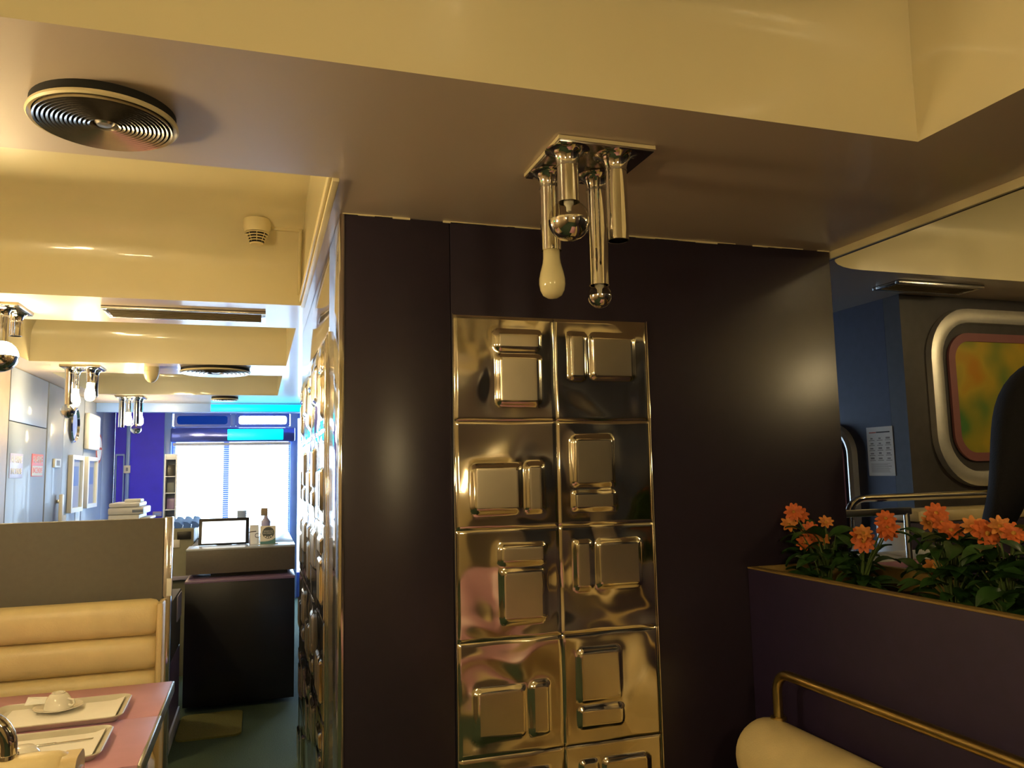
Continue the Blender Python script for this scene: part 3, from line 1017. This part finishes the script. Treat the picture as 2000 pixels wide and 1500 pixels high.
t = thing('counter_sign', 'cream and teal counter sign with black round badge', 'sign', (.068, 5.86, 1.016), -.02)
pl = MB().box((-.052, -.005, 0), (.052, .005, .128), .003).build('plate', 'paper', t)
MB().extrude([(-.050, -.0065, .003), (.050, -.0065, .003), (.050, -.0065, .044), (.030, -.0065, .030), (0, -.0065, .023), (-.025, -.0065, .021), (-.050, -.0065, .021)], (0, .002, 0)).build('teal_band', 'teal', t)
o = MB().lathe([(0, 0), (.040, 0), (.040, .002), (0, .002)], 32).build('badge', 'slate', t)
o.location = (.003, -.005, .080)
o.rotation_euler = (PI / 2, 0, 0)
text_mesh('lettering', 'R\u00c9SERVEZ', .0145, 'paper_white', t, basis((1, 0, 0), (0, 0, 1), (.003, -.0078, .091)))
text_mesh('lettering', 'EN DIRECT', .0135, 'paper_white', t, basis((1, 0, 0), (0, 0, 1), (.003, -.0078, .077)))
for (dx, dz) in ((-.021, .055), (-.007, .049), (.007, .050), (.020, .057)):
    o = MB().lathe([(0, 0), (.0055, 0), (.0055, .001), (0, .001)], 14).build('dot', 'paper', t)
    o.location = (.003 + dx, -.0072, dz)
    o.rotation_euler = (PI / 2, 0, 0)
MB().box((-.07, 0, 0), (.07, .05, .006), .002).build('foot', 'white_plastic', t)

t = thing('card_stand', 'pale blue card in a small stand by the window blind', 'card', (-.115, 6.25, 1.016))
MB().box((-.032, -.002, .01), (.032, .002, .225), .001).build('card', 'blue_card', t)
MB().box((-.04, -.025, 0), (.04, .025, .015), .003).build('foot', 'white_plastic', t)
t = thing('dispenser_bottle', 'grey pump bottle behind the counter sign', 'bottle', (.055, 6.05, 1.016))
MB().lathe([(0, 0), (.030, 0), (.032, .01), (.032, .15), (.014, .175), (.012, .19), (0, .19)], 24).build('bottle_body', 'lavender', t)
MB().box((-.035, -.012, .19), (.012, .012, .245), .005).build('pump_head', 'brown_panel', t)
t = thing('eyeglasses', 'dark framed spectacles standing between monitor and counter sign', 'spectacles', (-.02, 5.86, 1.10))
MB().tube([(-.05, 0, 0), (-.02, 0, .008), (.01, 0, .01)], .003, 6).build('temple', 'black', t)
MB().ring([(p[0] + .02, 0, p[1] - .02) for p in rrect(.035, .03, .01, 4)], [(p[0] + .02, 0, p[1] - .02) for p in rrect(.028, .023, .008, 4)], (0, .004, 0)).build('rim', 'black', t)
MB().tube([(.02, .002, -.034), (.02, .02, -.084)], .003, 6).build('stand', 'steel', t)
t = thing('easel_stand', 'white folded easel card beside the monitor', 'stand', (-.02, 5.93, 1.016), .15)
o = MB().box((-.030, -.002, 0), (.030, .002, .135), .001).build('leaf', 'paper_white', t)
o.rotation_euler = (-.22, 0, 0)
o = MB().box((-.030, -.002, 0), (.030, .002, .135), .001).build('leaf', 'lavender', t)
o.location = (0, .06, 0)
o.rotation_euler = (.22, 0, 0)

# behind the desk, left
t = thing('back_cabinet', 'olive grey equipment cabinet behind the partition post', 'cabinet', (-.57, 6.62, 0))
MB().box((-.25, 0, 0), (.10, .50, 1.10), .006).build('body', 'olive_box', t)
MB().box((-.10, -.006, .96), (.0, 0, 1.02), .002).build('label_plate', 'white_plastic', t)
MB().box((-.02, -.006, 1.02), (.08, 0, 1.08), .003).build('slot', 'black', t)
MB().box((-.25, -.06, .72), (.10, 0, .745), .003).build('shelf', 'lavender', t)
for k in range(4):
    o = MB().extrude([(0, -.13, 0), (.05, -.13, 0), (.058, -.13, .02), (.03, -.13, .045), (.0, -.13, .05)], (0, .26, .03)).build('document_folder', 'blue_file')
    o.location = (-.68 + .062 * k, 6.84, 1.101)
    tag(o, ['leftmost bright blue folder on the cabinet behind the counter', 'bright blue folder second from left on the cabinet',
            'bright blue folder third from left on the cabinet', 'rightmost bright blue folder on cabinet, next to the monitor'][k], 'folder', 'blue folders behind the counter')
t = thing('low_cabinet', 'purple laminate low cabinet along the corridor with pale plinth', 'cabinet', (-.62, 5.0, 0))
MB().box((-.20, -.35, .085), (.165, .46, .46), .004).build('body', 'purple_lam_reflect', t)
MB().box((-.20, -.35, .464), (.165, .46, .80), .004).build('upper_door', 'laminate', t)
MB().box((-.20, -.36, 0), (.175, .46, .085), .003).build('plinth', 'base_white', t)
MB().box((.165, .18, .64), (.172, .43, .79), .003).build('door_plate', 'lavender', t)

# brochure rack, copier
t = thing('brochure_rack', 'tall white brochure rack beside violet wall', 'rack', (-.915, 9.35, 0))
MB().box((-.065, -.01, 0), (-.05, .16, 1.75), .003).build('upright', 'white_plastic', t)
MB().box((.05, -.01, 0), (.065, .16, 1.75), .003).build('upright', 'white_plastic', t)
MB().box((-.05, .14, 0), (.05, .16, 1.75), .003).build('back', 'copier_dark', t)
MB().box((-.05, -.01, 1.69), (.05, .16, 1.75), .003).build('top', 'white_plastic', t)
for k in range(6):
    MB().box((-.05, -.01, .60 + k * .18), (.05, .14, .61 + k * .18), .002).build('shelf', 'white_plastic', t)
for k in range(6):
    o = MB().box((-.04, 0, 0), (.038, .012, .125 if k % 2 else .11), .003).build('brochure', ['slate', 'blue_file', 'black', 'purple_lam_reflect', 'slate', 'black'][k])
    o.location = (-.915, 9.40, .612 + k * .18)
    o.rotation_euler = (-.18, 0, .1 * (k % 3 - 1))
    tag(o, ['dark brochure on lowest shelf of white rack', 'blue brochure on second shelf of white rack', 'black brochure on third shelf of white rack',
            'purple brochure on fourth shelf of white rack', 'slate brochure on fifth shelf of white rack', 'black brochure on top shelf of white rack'][k], 'brochure', 'brochures in the white rack')

t = thing('photocopier', 'white office copier with lid and side tray behind the partition', 'copier', (-1.12, 8.1, 0))
MB().box((-.155, -.25, .10), (.10, .25, 1.17), .01).build('body', 'copier', t)
MB().box((-.158, -.252, 1.172), (.135, .25, 1.235), .012).build('scanner', 'copier', t)
o = MB().box((-.155, -.24, 1.238), (.10, .24, 1.275), .012).build('lid', 'copier', t)
MB().box((-.05, -.10, 1.275), (.09, .12, 1.305), .010).build('feeder', 'copier', t)
MB().box((.04, -.255, 1.19), (.13, -.251, 1.215), .002).build('control_strip', 'copier_dark', t)
MB().box((.10, -.20, 1.12), (.185, .20, 1.14), .006).build('side_tray', 'copier', t)
MB().box((-.155, -.254, .80), (.09, -.25, .805)).build('drawer_gap', 'copier_dark', t, smooth=0)
MB().box((-.155, -.254, 1.10), (.09, -.25, 1.105)).build('drawer_gap', 'copier_dark', t, smooth=0)
for (x, y) in ((-.12, -.2), (.06, -.2), (-.12, .2), (.06, .2)):
    MB().lathe([(0, 0), (.03, 0), (.03, .10), (0, .10)], 14, (x, y, 0)).build('castor', 'black', t)

# floor mat
o = MB()
lp = [(p[0], p[1], 0) for p in rrect(.36, .50, .05, 5)]
o = o.extrude(lp, (0, 0, .010)).build('floor_mat', 'mat_carpet')
o.location = (-.255, 5.26, .001)
tag(o, 'small olive door mat on green carpet in front of the desk', 'mat')

# ------------------------------------------------------------------ things on the left wall
def on_left(name, label, cat, y, z, group=None):
    return thing(name, label, cat, (XL, y, z), group=group)


def lt(y, z, x=.004):     # text frame on the left wall, read from +x side
    return basis((0, 1, 0), (0, 0, 1), (x, y, z))


t = on_left('alarm_plate', 'red and white fire alarm sign on silver wall panel', 'sign', 6.835, 1.61)
MB().box((0, -.16, -.085), (.003, .16, .085), .001).build('plate', 'red', t)
MB().box((.003, -.15, -.078), (.004, .15, -.004)).build('white_field', 'paper_white', t, smooth=0)
text_mesh('lettering', 'ALARME', .074, 'paper_white', t, lt(0, .042))
text_mesh('lettering', 'INCENDIE', .060, 'red', t, lt(0, -.040, .0045))
t = on_left('alarm_plate', 'pale plate imitating the reflected ghost of the red fire alarm sign', 'sign', 6.285, 1.60)
MB().box((0, -.155, -.085), (.003, .155, .085), .001).build('plate', 'lavender', t)  # the red sign's reflection in the glossy panel, built as a pale plate
text_mesh('lettering', 'ALARME', .072, 'paper_white', t, lt(0, .042))
text_mesh('lettering', 'INCENDIE', .059, 'paper_white', t, lt(0, -.040))
t = on_left('thermostat', 'small white square thermostat on silver wall', 'thermostat', 7.41, 1.635)
MB().box((0, -.10, -.037), (.018, .10, .037), .004).build('housing', 'white_plastic', t)
MB().box((.018, -.055, -.022), (.019, .055, .022)).build('display', 'ink_grey', t, smooth=0)
for (y0, y1, z0, z1, lab) in ((7.87, 8.36, 1.20, 1.715, 'white framed notice with bluish sheet, nearer of the pair on silver wall'),
                             (8.55, 9.05, 1.215, 1.715, 'white framed notice, farther of the pair on silver wall')):
    t = on_left('framed_notice', lab, 'frame', (y0 + y1) / 2, (z0 + z1) / 2, 'framed notices on the silver wall')
    w, h = y1 - y0, z1 - z0
    MB().ring([(0, p[0], p[1]) for p in rrect(w, h, .01, 3)], [(0, p[0], p[1]) for p in rrect(w - .10, h - .08, .006, 3)], (.035, 0, 0)).build('frame', 'white_plastic', t)
    MB().box((.004, -w / 2 + .04, -h / 2 + .03), (.010, w / 2 - .04, h / 2 - .03)).build('sheet', 'paper_white', t, smooth=0)
    MB().box((.018, -w / 2 + .045, -h / 2 + .035), (.020, w / 2 - .045, h / 2 - .035)).build('glass', 'pane', t, smooth=0)
    MB().box((.010, -w / 2 + .12, -.02), (.0112, w / 2 - .12, h / 2 - .10)).build('printed_block', 'blue_card', t, smooth=0)
t = on_left('wall_display', 'bright white display box high on silver wall above the frames', 'display', 8.73, 1.96)
MB().box((0, -.26, -.175), (.05, .26, .175), .01).build('housing', 'white_plastic', t)
MB().box((.05, -.24, -.155), (.052, .24, .155)).build('face', 'screen', t, smooth=0)
t = on_left('round_sign', 'round red and white prohibition sign by the wall corner', 'sign', 9.24, 1.815)
o = MB().lathe([(0, 0), (.155, 0), (.155, .004), (0, .004)], 32).build('plate', 'ink_red', t)
o.rotation_euler = (0, PI / 2, 0)
o = MB().lathe([(0, .0045), (.125, .0045), (.125, .006), (0, .006)], 32).build('white_field', 'paper_white', t)
o.rotation_euler = (0, PI / 2, 0)
MB().box((.006, -.12, -.012), (.0075, .12, .012)).build('bar', 'ink_red', t, smooth=0)
t = on_left('door_handle_bar', 'pale vertical handle bar on silver wall below the thermostat', 'handle', 7.50, 1.20)
MB().box((.02, -.03, -.30), (.05, .03, .175), .008).build('bar', 'white_plastic', t)
MB().box((0, -.015, .10), (.02, .015, .13), .002).build('bracket', 'steel', t)
MB().box((0, -.015, -.25), (.02, .015, -.22), .002).build('bracket', 'steel', t)
for (y, z, lab) in ((7.76, 1.13, 'white sheet pinned low on silver wall by the joint'), (8.30, 1.16, 'white sheet pinned below the nearer framed notice')):
    o = MB().box((0, -.09, -.10), (.004, .09, .06), .001).build('notice_sheet', 'paper_white')
    o.location = (XL, y, z)
    tag(o, lab, 'notice')
t = on_left('round_mirror', 'round dark mirror on silver wall behind the lit lamp', 'mirror', 7.98, 1.99)
o = MB().lathe([(.15, 0), (.16, .02), (.15, .03), (.135, .012)], 36, close=True).build('rim', 'chrome', t)
o.rotation_euler = (0, PI / 2, 0)
o = MB().lathe([(0, .010), (.14, .010)], 36).build('glass', 'blue_panel', t)
o.rotation_euler = (0, PI / 2, 0)

# ------------------------------------------------------------------ planter and flowers
t = thing('planter', 'long plum planter trough with brass-coloured rim on the half wall', 'planter', (0, 0, 0))
Y0, Y1 = .46, D - .006
MB().box((1.578, Y0, .0), (1.592, Y1, 1.152), .002).build('face_panel', 'plum_low', low_wall)
MB().box((1.592, Y0, .99), (1.607, Y1, 1.152), .002).build('side_board', 'planter_edge', t)
MB().box((1.576, Y0, 1.152), (1.609, Y1, 1.158), .002).build('rim', 'planter_edge', t)
MB().box((1.978, Y0, .99), (1.994, Y1, 1.152), .002).build('side_board', 'planter_edge', t)
MB().box((1.974, Y0, 1.152), (1.998, Y1, 1.158), .002).build('rim', 'planter_edge', t)
MB().box((1.607, Y1 - .016, .99), (1.978, Y1, 1.158), .002).build('end_board', 'planter_edge', t)
MB().box((1.607, Y0, .99), (1.978, Y0 + .016, 1.158), .002).build('end_board', 'planter_edge', t)
mb = MB()
nx, ny = 10, 40
vs = [(1.607 + .371 * i / nx, Y0 + .016 + (Y1 - Y0 - .032) * j / ny, 1.085 + random.uniform(-.008, .012)) for j in range(ny + 1) for i in range(nx + 1)]
fs = [(j * (nx + 1) + i, j * (nx + 1) + i + 1, (j + 1) * (nx + 1) + i + 1, (j + 1) * (nx + 1) + i) for j in range(ny) for i in range(nx)]
tag(mb.add(vs, fs).build('soil', 'soil', t), kind='stuff')


def leaf_src():
    mb = MB()
    n = 6
    vs, fs = [], []
    for i in range(n + 1):
        u = i / n
        w = .019 * math.sin(PI * min(1, u * .92 + .06)) ** .8
        y = .075 * u
        z = .018 * math.sin(u * 2.0) - .020 * u * u
        vs += [(-w, y, z + .005), (0, y, z), (w, y, z + .005)]
    for i in range(n):
        a = i * 3
        fs += [(a, a + 1, a + 4, a + 3), (a + 1, a + 2, a + 5, a + 4)]
    return mb.add(vs, fs)


def flower_src(npet, r, cup, seed):
    rnd = random.Random(seed)
    mb = MB()
    for layer in range(2):
        rr = r * (1 - .28 * layer)
        for k in range(npet):
            a = 2 * PI * (k + .5 * layer) / npet + rnd.uniform(-.08, .08)
            el = cup + .45 * layer + rnd.uniform(-.1, .1)
            vs, n = [], 4
            ca, sa = math.cos(a), math.sin(a)
            for i in range(n + 1):
                u = i / n
                w = rr * .235 * math.sin(PI * min(1, .12 + .80 * u)) ** .8
                d = rr * (.12 + .88 * u) * math.cos(el * (1 - .45 * u))
                z = rr * u * math.sin(el * (1 - .45 * u)) - rr * .10 * u * u
                for s in (-1, 0, 1):
                    vs.append((d * ca - s * w * sa, d * sa + s * w * ca, z + (.10 * w if s else -.12 * w) + .0006 * layer))
            fs = []
            for i in range(n):
                b = i * 3
                fs += [(b, b + 1, b + 4, b + 3), (b + 1, b + 2, b + 5, b + 4)]
            mb.add(vs, fs)
    return mb


hold = thing('flowering_plant', 'x', 'plant')
LEAF = leaf_src().build('leaf', 'leaf', hold, fixn=False)
FL = [flower_src(9, .034, .35, 1).build('flower', 'petal', hold, fixn=False), flower_src(8, .030, .75, 2).build('flower', 'petal_pale', hold, fixn=False),
      flower_src(10, .036, .20, 3).build('flower', 'petal', hold, fixn=False)]
EYE = MB().lathe([(.006, .003), (.0055, .006), (.003, .008), (0, .009)], 12).build('flower_center', 'flower_eye', FL[0])
for q in FL[1:]:
    inst(EYE, q)


def plant(label, base, flowers, nleaf, spread, hgt, seed):
    """flowers: list of (world point, which)"""
    rnd = random.Random(seed)
    t = thing('flowering_plant', label, 'plant', base, group='orange flowering plants in the planter')
    B = Vector(base)
    st = MB()
    for (p, w) in flowers:
        q = Vector(p) - B
        st.tube([(rnd.uniform(-.02, .02), rnd.uniform(-.02, .02), -.02), (q.x * .35, q.y * .35, q.z * .5), (q.x, q.y, q.z)], [.004, .003, .002], 6)
        # blossoms face up and out toward the room (viewer side, -x -y)
        n = Vector((-.55 + rnd.uniform(-.35, .35), -.75 + rnd.uniform(-.35, .35), .45 + rnd.uniform(-.25, .35))).normalized()
        f = inst(FL[w], t, q, n.to_track_quat('Z', 'Y').to_euler(), rnd.uniform(.85, 1.12))
        e = inst(EYE, f)
    for k in range(nleaf):
        a = rnd.uniform(0, 2 * PI)
        u = rnd.uniform(0, 1)
        h = hgt * rnd.uniform(.0, 1)
        rr = spread * (.15 + .75 * u) * (1 - .25 * h / hgt)
        p = Vector((rr * math.cos(a) * .8, rr * math.sin(a), h))
        p.x = min(.10, max(-.13, p.x))
        el = rnd.uniform(-.5, .7)
        inst(LEAF, t, p, (el, rnd.uniform(-.5, .5), a - PI / 2 + rnd.uniform(-.5, .5)), rnd.uniform(.8, 1.35))
        if k % 3 == 0:
            st.tube([(0, 0, -.02), (p.x * .5, p.y * .5, p.z * .6), p[:]], [.0035, .003, .002], 5)
    st.build('stems', 'stem', t)
    return t


plant('bushy orange flowering plant nearest the plum wall, tallest blooms', (1.80, 2.20, 1.09),
      [((1.79, 2.318, 1.325), 0), ((1.76, 2.31, 1.335), 2), ((1.74, 2.315, 1.290), 1), ((1.80, 2.28, 1.275), 2), ((1.79, 2.262, 1.245), 0), ((1.76, 2.26, 1.235), 0), ((1.80, 2.22, 1.245), 1), ((1.82, 2.225, 1.30), 1)],
      75, .125, .18, 11)
plant('orange flowering plant second from the plum wall, pom-pom blooms', (1.83, 2.08, 1.09),
      [((1.80, 2.048, 1.268), 0), ((1.79, 2.020, 1.280), 1), ((1.80, 2.03, 1.255), 2), ((1.80, 1.933, 1.330), 2), ((1.80, 1.93, 1.305), 0), ((1.82, 1.95, 1.29), 2)], 26, .065, .12, 12)
plant('leafy orange flowering plant in the middle of planter, one low bud', (1.80, 1.71, 1.09),
      [((1.80, 1.745, 1.355), 2), ((1.79, 1.72, 1.33), 0), ((1.80, 1.775, 1.325), 1), ((1.79, 1.69, 1.31), 0), ((1.80, 1.765, 1.203), 1)], 85, .125, .21, 13)
plant('orange flowering plant in front of the person in black', (1.80, 1.54, 1.09),
      [((1.80, 1.600, 1.318), 0), ((1.80, 1.63, 1.325), 1), ((1.79, 1.58, 1.31), 2), ((1.80, 1.55, 1.33), 1), ((1.80, 1.512, 1.315), 0)], 90, .15, .20, 14)
plant('leafy plant in planter at the right picture edge', (1.80, 1.36, 1.09), [((1.80, 1.36, 1.30), 0), ((1.80, 1.30, 1.29), 2)], 80, .15, .20, 15)
for q in [LEAF, EYE] + FL:
    for ch in list(q.children):
        bpy.data.objects.remove(ch)
for q in [LEAF] + FL:
    bpy.data.objects.remove(q)
bpy.data.objects.remove(hold)

# ------------------------------------------------------------------ raised section: framed pictures, notice, table, bench, rails


def rounded_frame(label, w, h, r, band, m4, print_mat, mount):
    t = thing('framed_picture', label, 'picture')
    t.matrix_basis = m4

    def lp(dw, z, rr):
        return [(p[0], p[1], z) for p in rrect(w - 2 * dw, h - 2 * dw, max(.02, rr - dw), 10)]
    mb = MB()
    loops = [lp(0, 0, r), lp(.004, .030, r), lp(band * .5, .040, r), lp(band - .004, .030, r), lp(band, .004, r)]
    n = len(loops[0])
    vs = [p for q in loops for p in q]
    fs = [(k * n + i, k * n + (i + 1) % n, (k + 1) * n + (i + 1) % n, (k + 1) * n + i) for k in range(len(loops) - 1) for i in range(n)]
    mb.add(vs, fs).build('steel_band', 'steel_frame', t)
    MB().add(lp(band, .004, r), [tuple(range(n))]).build('recess', 'dark_wall', t, smooth=0)
    MB().ring(lp(band + .045, .006, r), lp(band + .085, .006, r), (0, 0, .012)).build('mount', mount, t)
    MB().add(lp(band + .075, .012, r), [tuple(range(n))]).build('print', print_mat, t, smooth=0)
    return t


rounded_frame('large yellow picture in rounded steel frame on dark wall', .98, .85, .25, .075, basis((1, 0, 0), (0, 0, 1), (3.46, 2.869, 1.80)), 'picture_print', 'mauve')
rounded_frame('small part of a rounded steel frame beside the notice, cut by plum wall', .70, .62, .16, .045, basis((0, -1, 0), (0, 0, 1), (2.839, 3.555, 1.39)), 'purple_lam_reflect', 'mauve')

t = thing('wall_notice', 'white printed notice with pictograms taped to blue side wall', 'notice')
t.matrix_basis = basis((0, -1, 0), (0, 0, 1), (2.839, 3.05, 1.552))
MB().box((-.083, -.117, 0), (.083, .117, .0012)).build('sheet', 'paper_white', t, smooth=0)
mb = MB()
rnd = random.Random(4)
for r_ in range(5):
    for c_ in range(3):
        x, y = -.052 + .052 * c_, .062 - .024 * r_
        mb.box((x - rnd.uniform(.006, .014), y - .004, .0012), (x + rnd.uniform(.006, .014), y + rnd.uniform(.002, .006), .0016))
        mb.box((x - .018, y - .011, .0012), (x + .018, y - .008, .0016))
for k in range(9):
    mb.box((-.065, -.060 - .005 * k, .0012), (.065 - rnd.uniform(0, .03), -.0585 - .005 * k, .0016))
mb.build('small_print', 'ink_grey', t, smooth=0)
MB().box((-.020, .088, .0012), (.066, .094, .0016)).build('heading', 'ink', t, smooth=0)
MB().box((-.066, .088, .0012), (-.022, .093, .0016)).build('heading', 'ink_red', t, smooth=0)

t = thing('dining_table', 'pale table top in raised section glimpsed behind the flowers', 'table', (0, 0, RF))
MB().box((2.03, 2.37, .690), (2.80, 2.612, .714), .004).build('tabletop', 'pink_top', t)
MB().lathe([(0, 0), (.11, 0), (.11, .012), (.035, .03), (.03, .69), (0, .69)], 28, (2.24, 2.49, 0)).build('pedestal', 'chrome', t)
for (x, y, lab) in ((2.20, 2.49, 'white tray on raised table behind flowers, by the plum wall'), (2.50, 2.49, 'white tray on raised table, behind the leafy middle plant')):
    o = MB().extrude([(p[0], p[1], 0) for p in rrect(.28, .225, .02, 4)], (0, 0, .006)).build('placemat', 'paper_white')
    o.location = (x, y, RF + .715)
    tag(o, lab, 'tray')

t = thing('booth_bench', 'tan bench with chrome rail under the large yellow picture', 'bench', (0, 2.62, RF))
MB().box((2.60, -.01, .826), (4.2, .16, .878), .018).build('top_roll', 'tan', t)
MB().box((2.56, 0, .10), (4.2, .15, .826), .004).build('back_panel', 'plum_low', t)
MB().box((2.525, -.002, .10), (2.56, .15, .826), .004).build('end_strip', 'white_plastic', t)
MB().box((2.42, -.40, .30), (4.2, 0, .45), .04).build('seat', 'tan', t)
MB().box((2.42, -.36, 0), (4.2, 0, .30), .004).build('plinth', 'laminate', t)
rp = [(2.33, .08, .0), (2.33, .08, .87)] + [(2.33 + .085 * (1 - math.cos(PI / 2 * k / 8)), .08, .87 + .060 * math.sin(PI / 2 * k / 8)) for k in range(1, 9)] + [(4.2, .08, .93)]
MB().tube(rp, .016, 16).build('rail', 'chrome', t)
t = thing('handrail', 'thin steel handrail crossing behind the orange flowers', 'rail', (0, 2.345, RF))
MB().box((2.0, -.008, .885), (2.30, .008, .912), .004).build('rail_bar', 'steel', t)
MB().tube([(2.28, 0, 0), (2.28, 0, .89)], .011, 12).build('post', 'steel', t)

# ------------------------------------------------------------------ person in black, standing on the raised floor


def skin_body(verts, edges, radii, name, m, parent, sub=2):
    me = bpy.data.meshes.new(name)
    me.from_pydata(verts, edges, [])
    o = bpy.data.objects.new(name, me)
    C.objects.link(o)
    md = o.modifiers.new('skin', 'SKIN')
    me.skin_vertices[0].data[0].use_root = True
    for i, r in enumerate(radii):
        me.skin_vertices[0].data[i].radius = r if isinstance(r, tuple) else (r, r)
    md.use_smooth_shade = True
    sb = o.modifiers.new('sub', 'SUBSURF')
    sb.levels = sb.render_levels = sub
    dg = bpy.context.evaluated_depsgraph_get()
    me2 = bpy.data.meshes.new_from_object(o.evaluated_get(dg))
    bpy.data.objects.remove(o)
    me2.materials.clear()
    me2.materials.append(MATS[m])
    q = bpy.data.objects.new(name, me2)
    C.objects.link(q)
    q.parent = parent
    return q


pn = thing('person', 'person in black clothing standing at the right picture edge behind flowers', 'person', (2.745, 1.99, RF), -.31)
V = [(0, 0, .86), (0, 0, 1.02), (0, .01, 1.18), (0, 0, 1.30), (.02, .01, 1.44), (.03, .03, 1.53), (.035, .04, 1.62), (.035, .05, 1.70)]
Rr = [(.20, .13), (.205, .12), (.205, .125), (.19, .11), (.085, .07), (.060, .065), (.070, .085), (.055, .070)]
Ed = [(i, i + 1) for i in range(7)]


def limb(start, pts, rs):
    a = start
    for p, r in zip(pts, rs):
        V.append(p)
        Rr.append(r)
        Ed.append((a, len(V) - 1))
        a = len(V) - 1


limb(3, [(-.175, 0, 1.335), (-.232, 0, 1.25), (-.262, .0, 1.09), (-.285, .01, .96), (-.280, .10, .85), (-.25, .19, .80)], [.098, .090, .076, .066, .052, .036])
limb(3, [(.160, 0, 1.305), (.205, 0, 1.22), (.245, .0, 1.09), (.265, .02, .96), (.25, .13, .88), (.22, .20, .84)], [.092, .085, .076, .070, .055, .036])
limb(0, [(-.095, 0, .82), (-.10, .01, .50), (-.10, -.01, .12), (-.10, 0, .045), (-.10, .16, .035)], [(.10, .10), .068, .048, .045, .038])
limb(0, [(.095, 0, .82), (.10, .01, .50), (.10, -.01, .12), (.10, 0, .045), (.10, .16, .035)], [(.10, .10), .068, .048, .045, .038])
skin_body(V, Ed, Rr, 'body', 'cloth_black', pn)
# head skin and hair, hands
hb = MB()
for i in range(1):
    vs, fs = [], []
    n1, n2 = 16, 24
    for a in range(n1 + 1):
        th = PI * a / n1
        for b in range(n2):
            ph = 2 * PI * b / n2
            x, y, z = math.sin(th) * math.cos(ph), math.sin(th) * math.sin(ph), math.cos(th)
            k = 1 - .18 * max(0, -z) ** 2
            nose = .016 * math.exp(-((x / .16) ** 2 + ((z + .12) / .25) ** 2)) * (y > 0)
            vs.append((.078 * x * k, .097 * y * k + nose, .118 * z))
    for a in range(n1):
        for b in range(n2):
            fs.append((a * n2 + b, a * n2 + (b + 1) % n2, (a + 1) * n2 + (b + 1) % n2, (a + 1) * n2 + b))
    hb.add(vs, fs)
hd_ = hb.build('head', 'skin', pn, smooth=180)
hd_.location = (.035, .055, 1.655)
hr = MB()
vs, fs = [], []
for a in range(10):
    th = PI * .62 * a / 9
    for b in range(24):
        ph = 2 * PI * b / 24
        x, y, z = math.sin(th) * math.cos(ph), math.sin(th) * math.sin(ph), math.cos(th)
        if y > .35 and z < .45:
            y = .35
        vs.append((.086 * x, .104 * y - .006, .126 * z))
for a in range(9):
    for b in range(24):
        fs.append((a * 24 + b, a * 24 + (b + 1) % 24, (a + 1) * 24 + (b + 1) % 24, (a + 1) * 24 + b))
h_ = hr.add(vs, fs).build('hair', 'hair', pn, smooth=180)
h_.location = (.035, .055, 1.660)
for sx in (-1, 1):
    hv = [(0, 0, 0), (0, .03, -.03), (0, .055, -.06)]
    hr_ = [.026, (.034, .018), (.034, .016)]
    he = [(0, 1), (1, 2)]
    for k in range(4):
        x = -.027 + .018 * k
        L_ = [.85, 1, .95, .75][k]
        j = len(hv)
        hv += [(x, .075, -.085), (x, .075 + .018 * L_, -.115), (x, .070 + .012 * L_, -.150 * L_)]
        hr_ += [.0095, .009, .0075]
        he += [(2, j), (j, j + 1), (j + 1, j + 2)]
    j = len(hv)
    hv += [(-.040 * sx, .045, -.040), (-.052 * sx, .065, -.065)]
    hr_ += [.011, .009]
    he += [(1, j), (j, j + 1)]
    hh = skin_body(hv, he, hr_, 'hand', 'skin', pn, 1)
    hh.location = (-.235 if sx < 0 else .215, .185 if sx < 0 else .215, .785 if sx < 0 else .825)

# unseen table added by the right-hand bench for bounced light and tile reflections
t = thing('dining_table', 'unseen pink laminate table added for bounced light by the right-hand bench, below the picture', 'table', (0, 0, 0))
MB().box((.62, .45, .716), (1.20, 1.55, .74), .002).build('tabletop', 'pink_top', t)
MB().lathe([(0, 0), (.22, 0), (.22, .012), (.04, .03), (.035, .716), (0, .716)], 28, (.91, 1.0, 0)).build('pedestal', 'chrome', t)
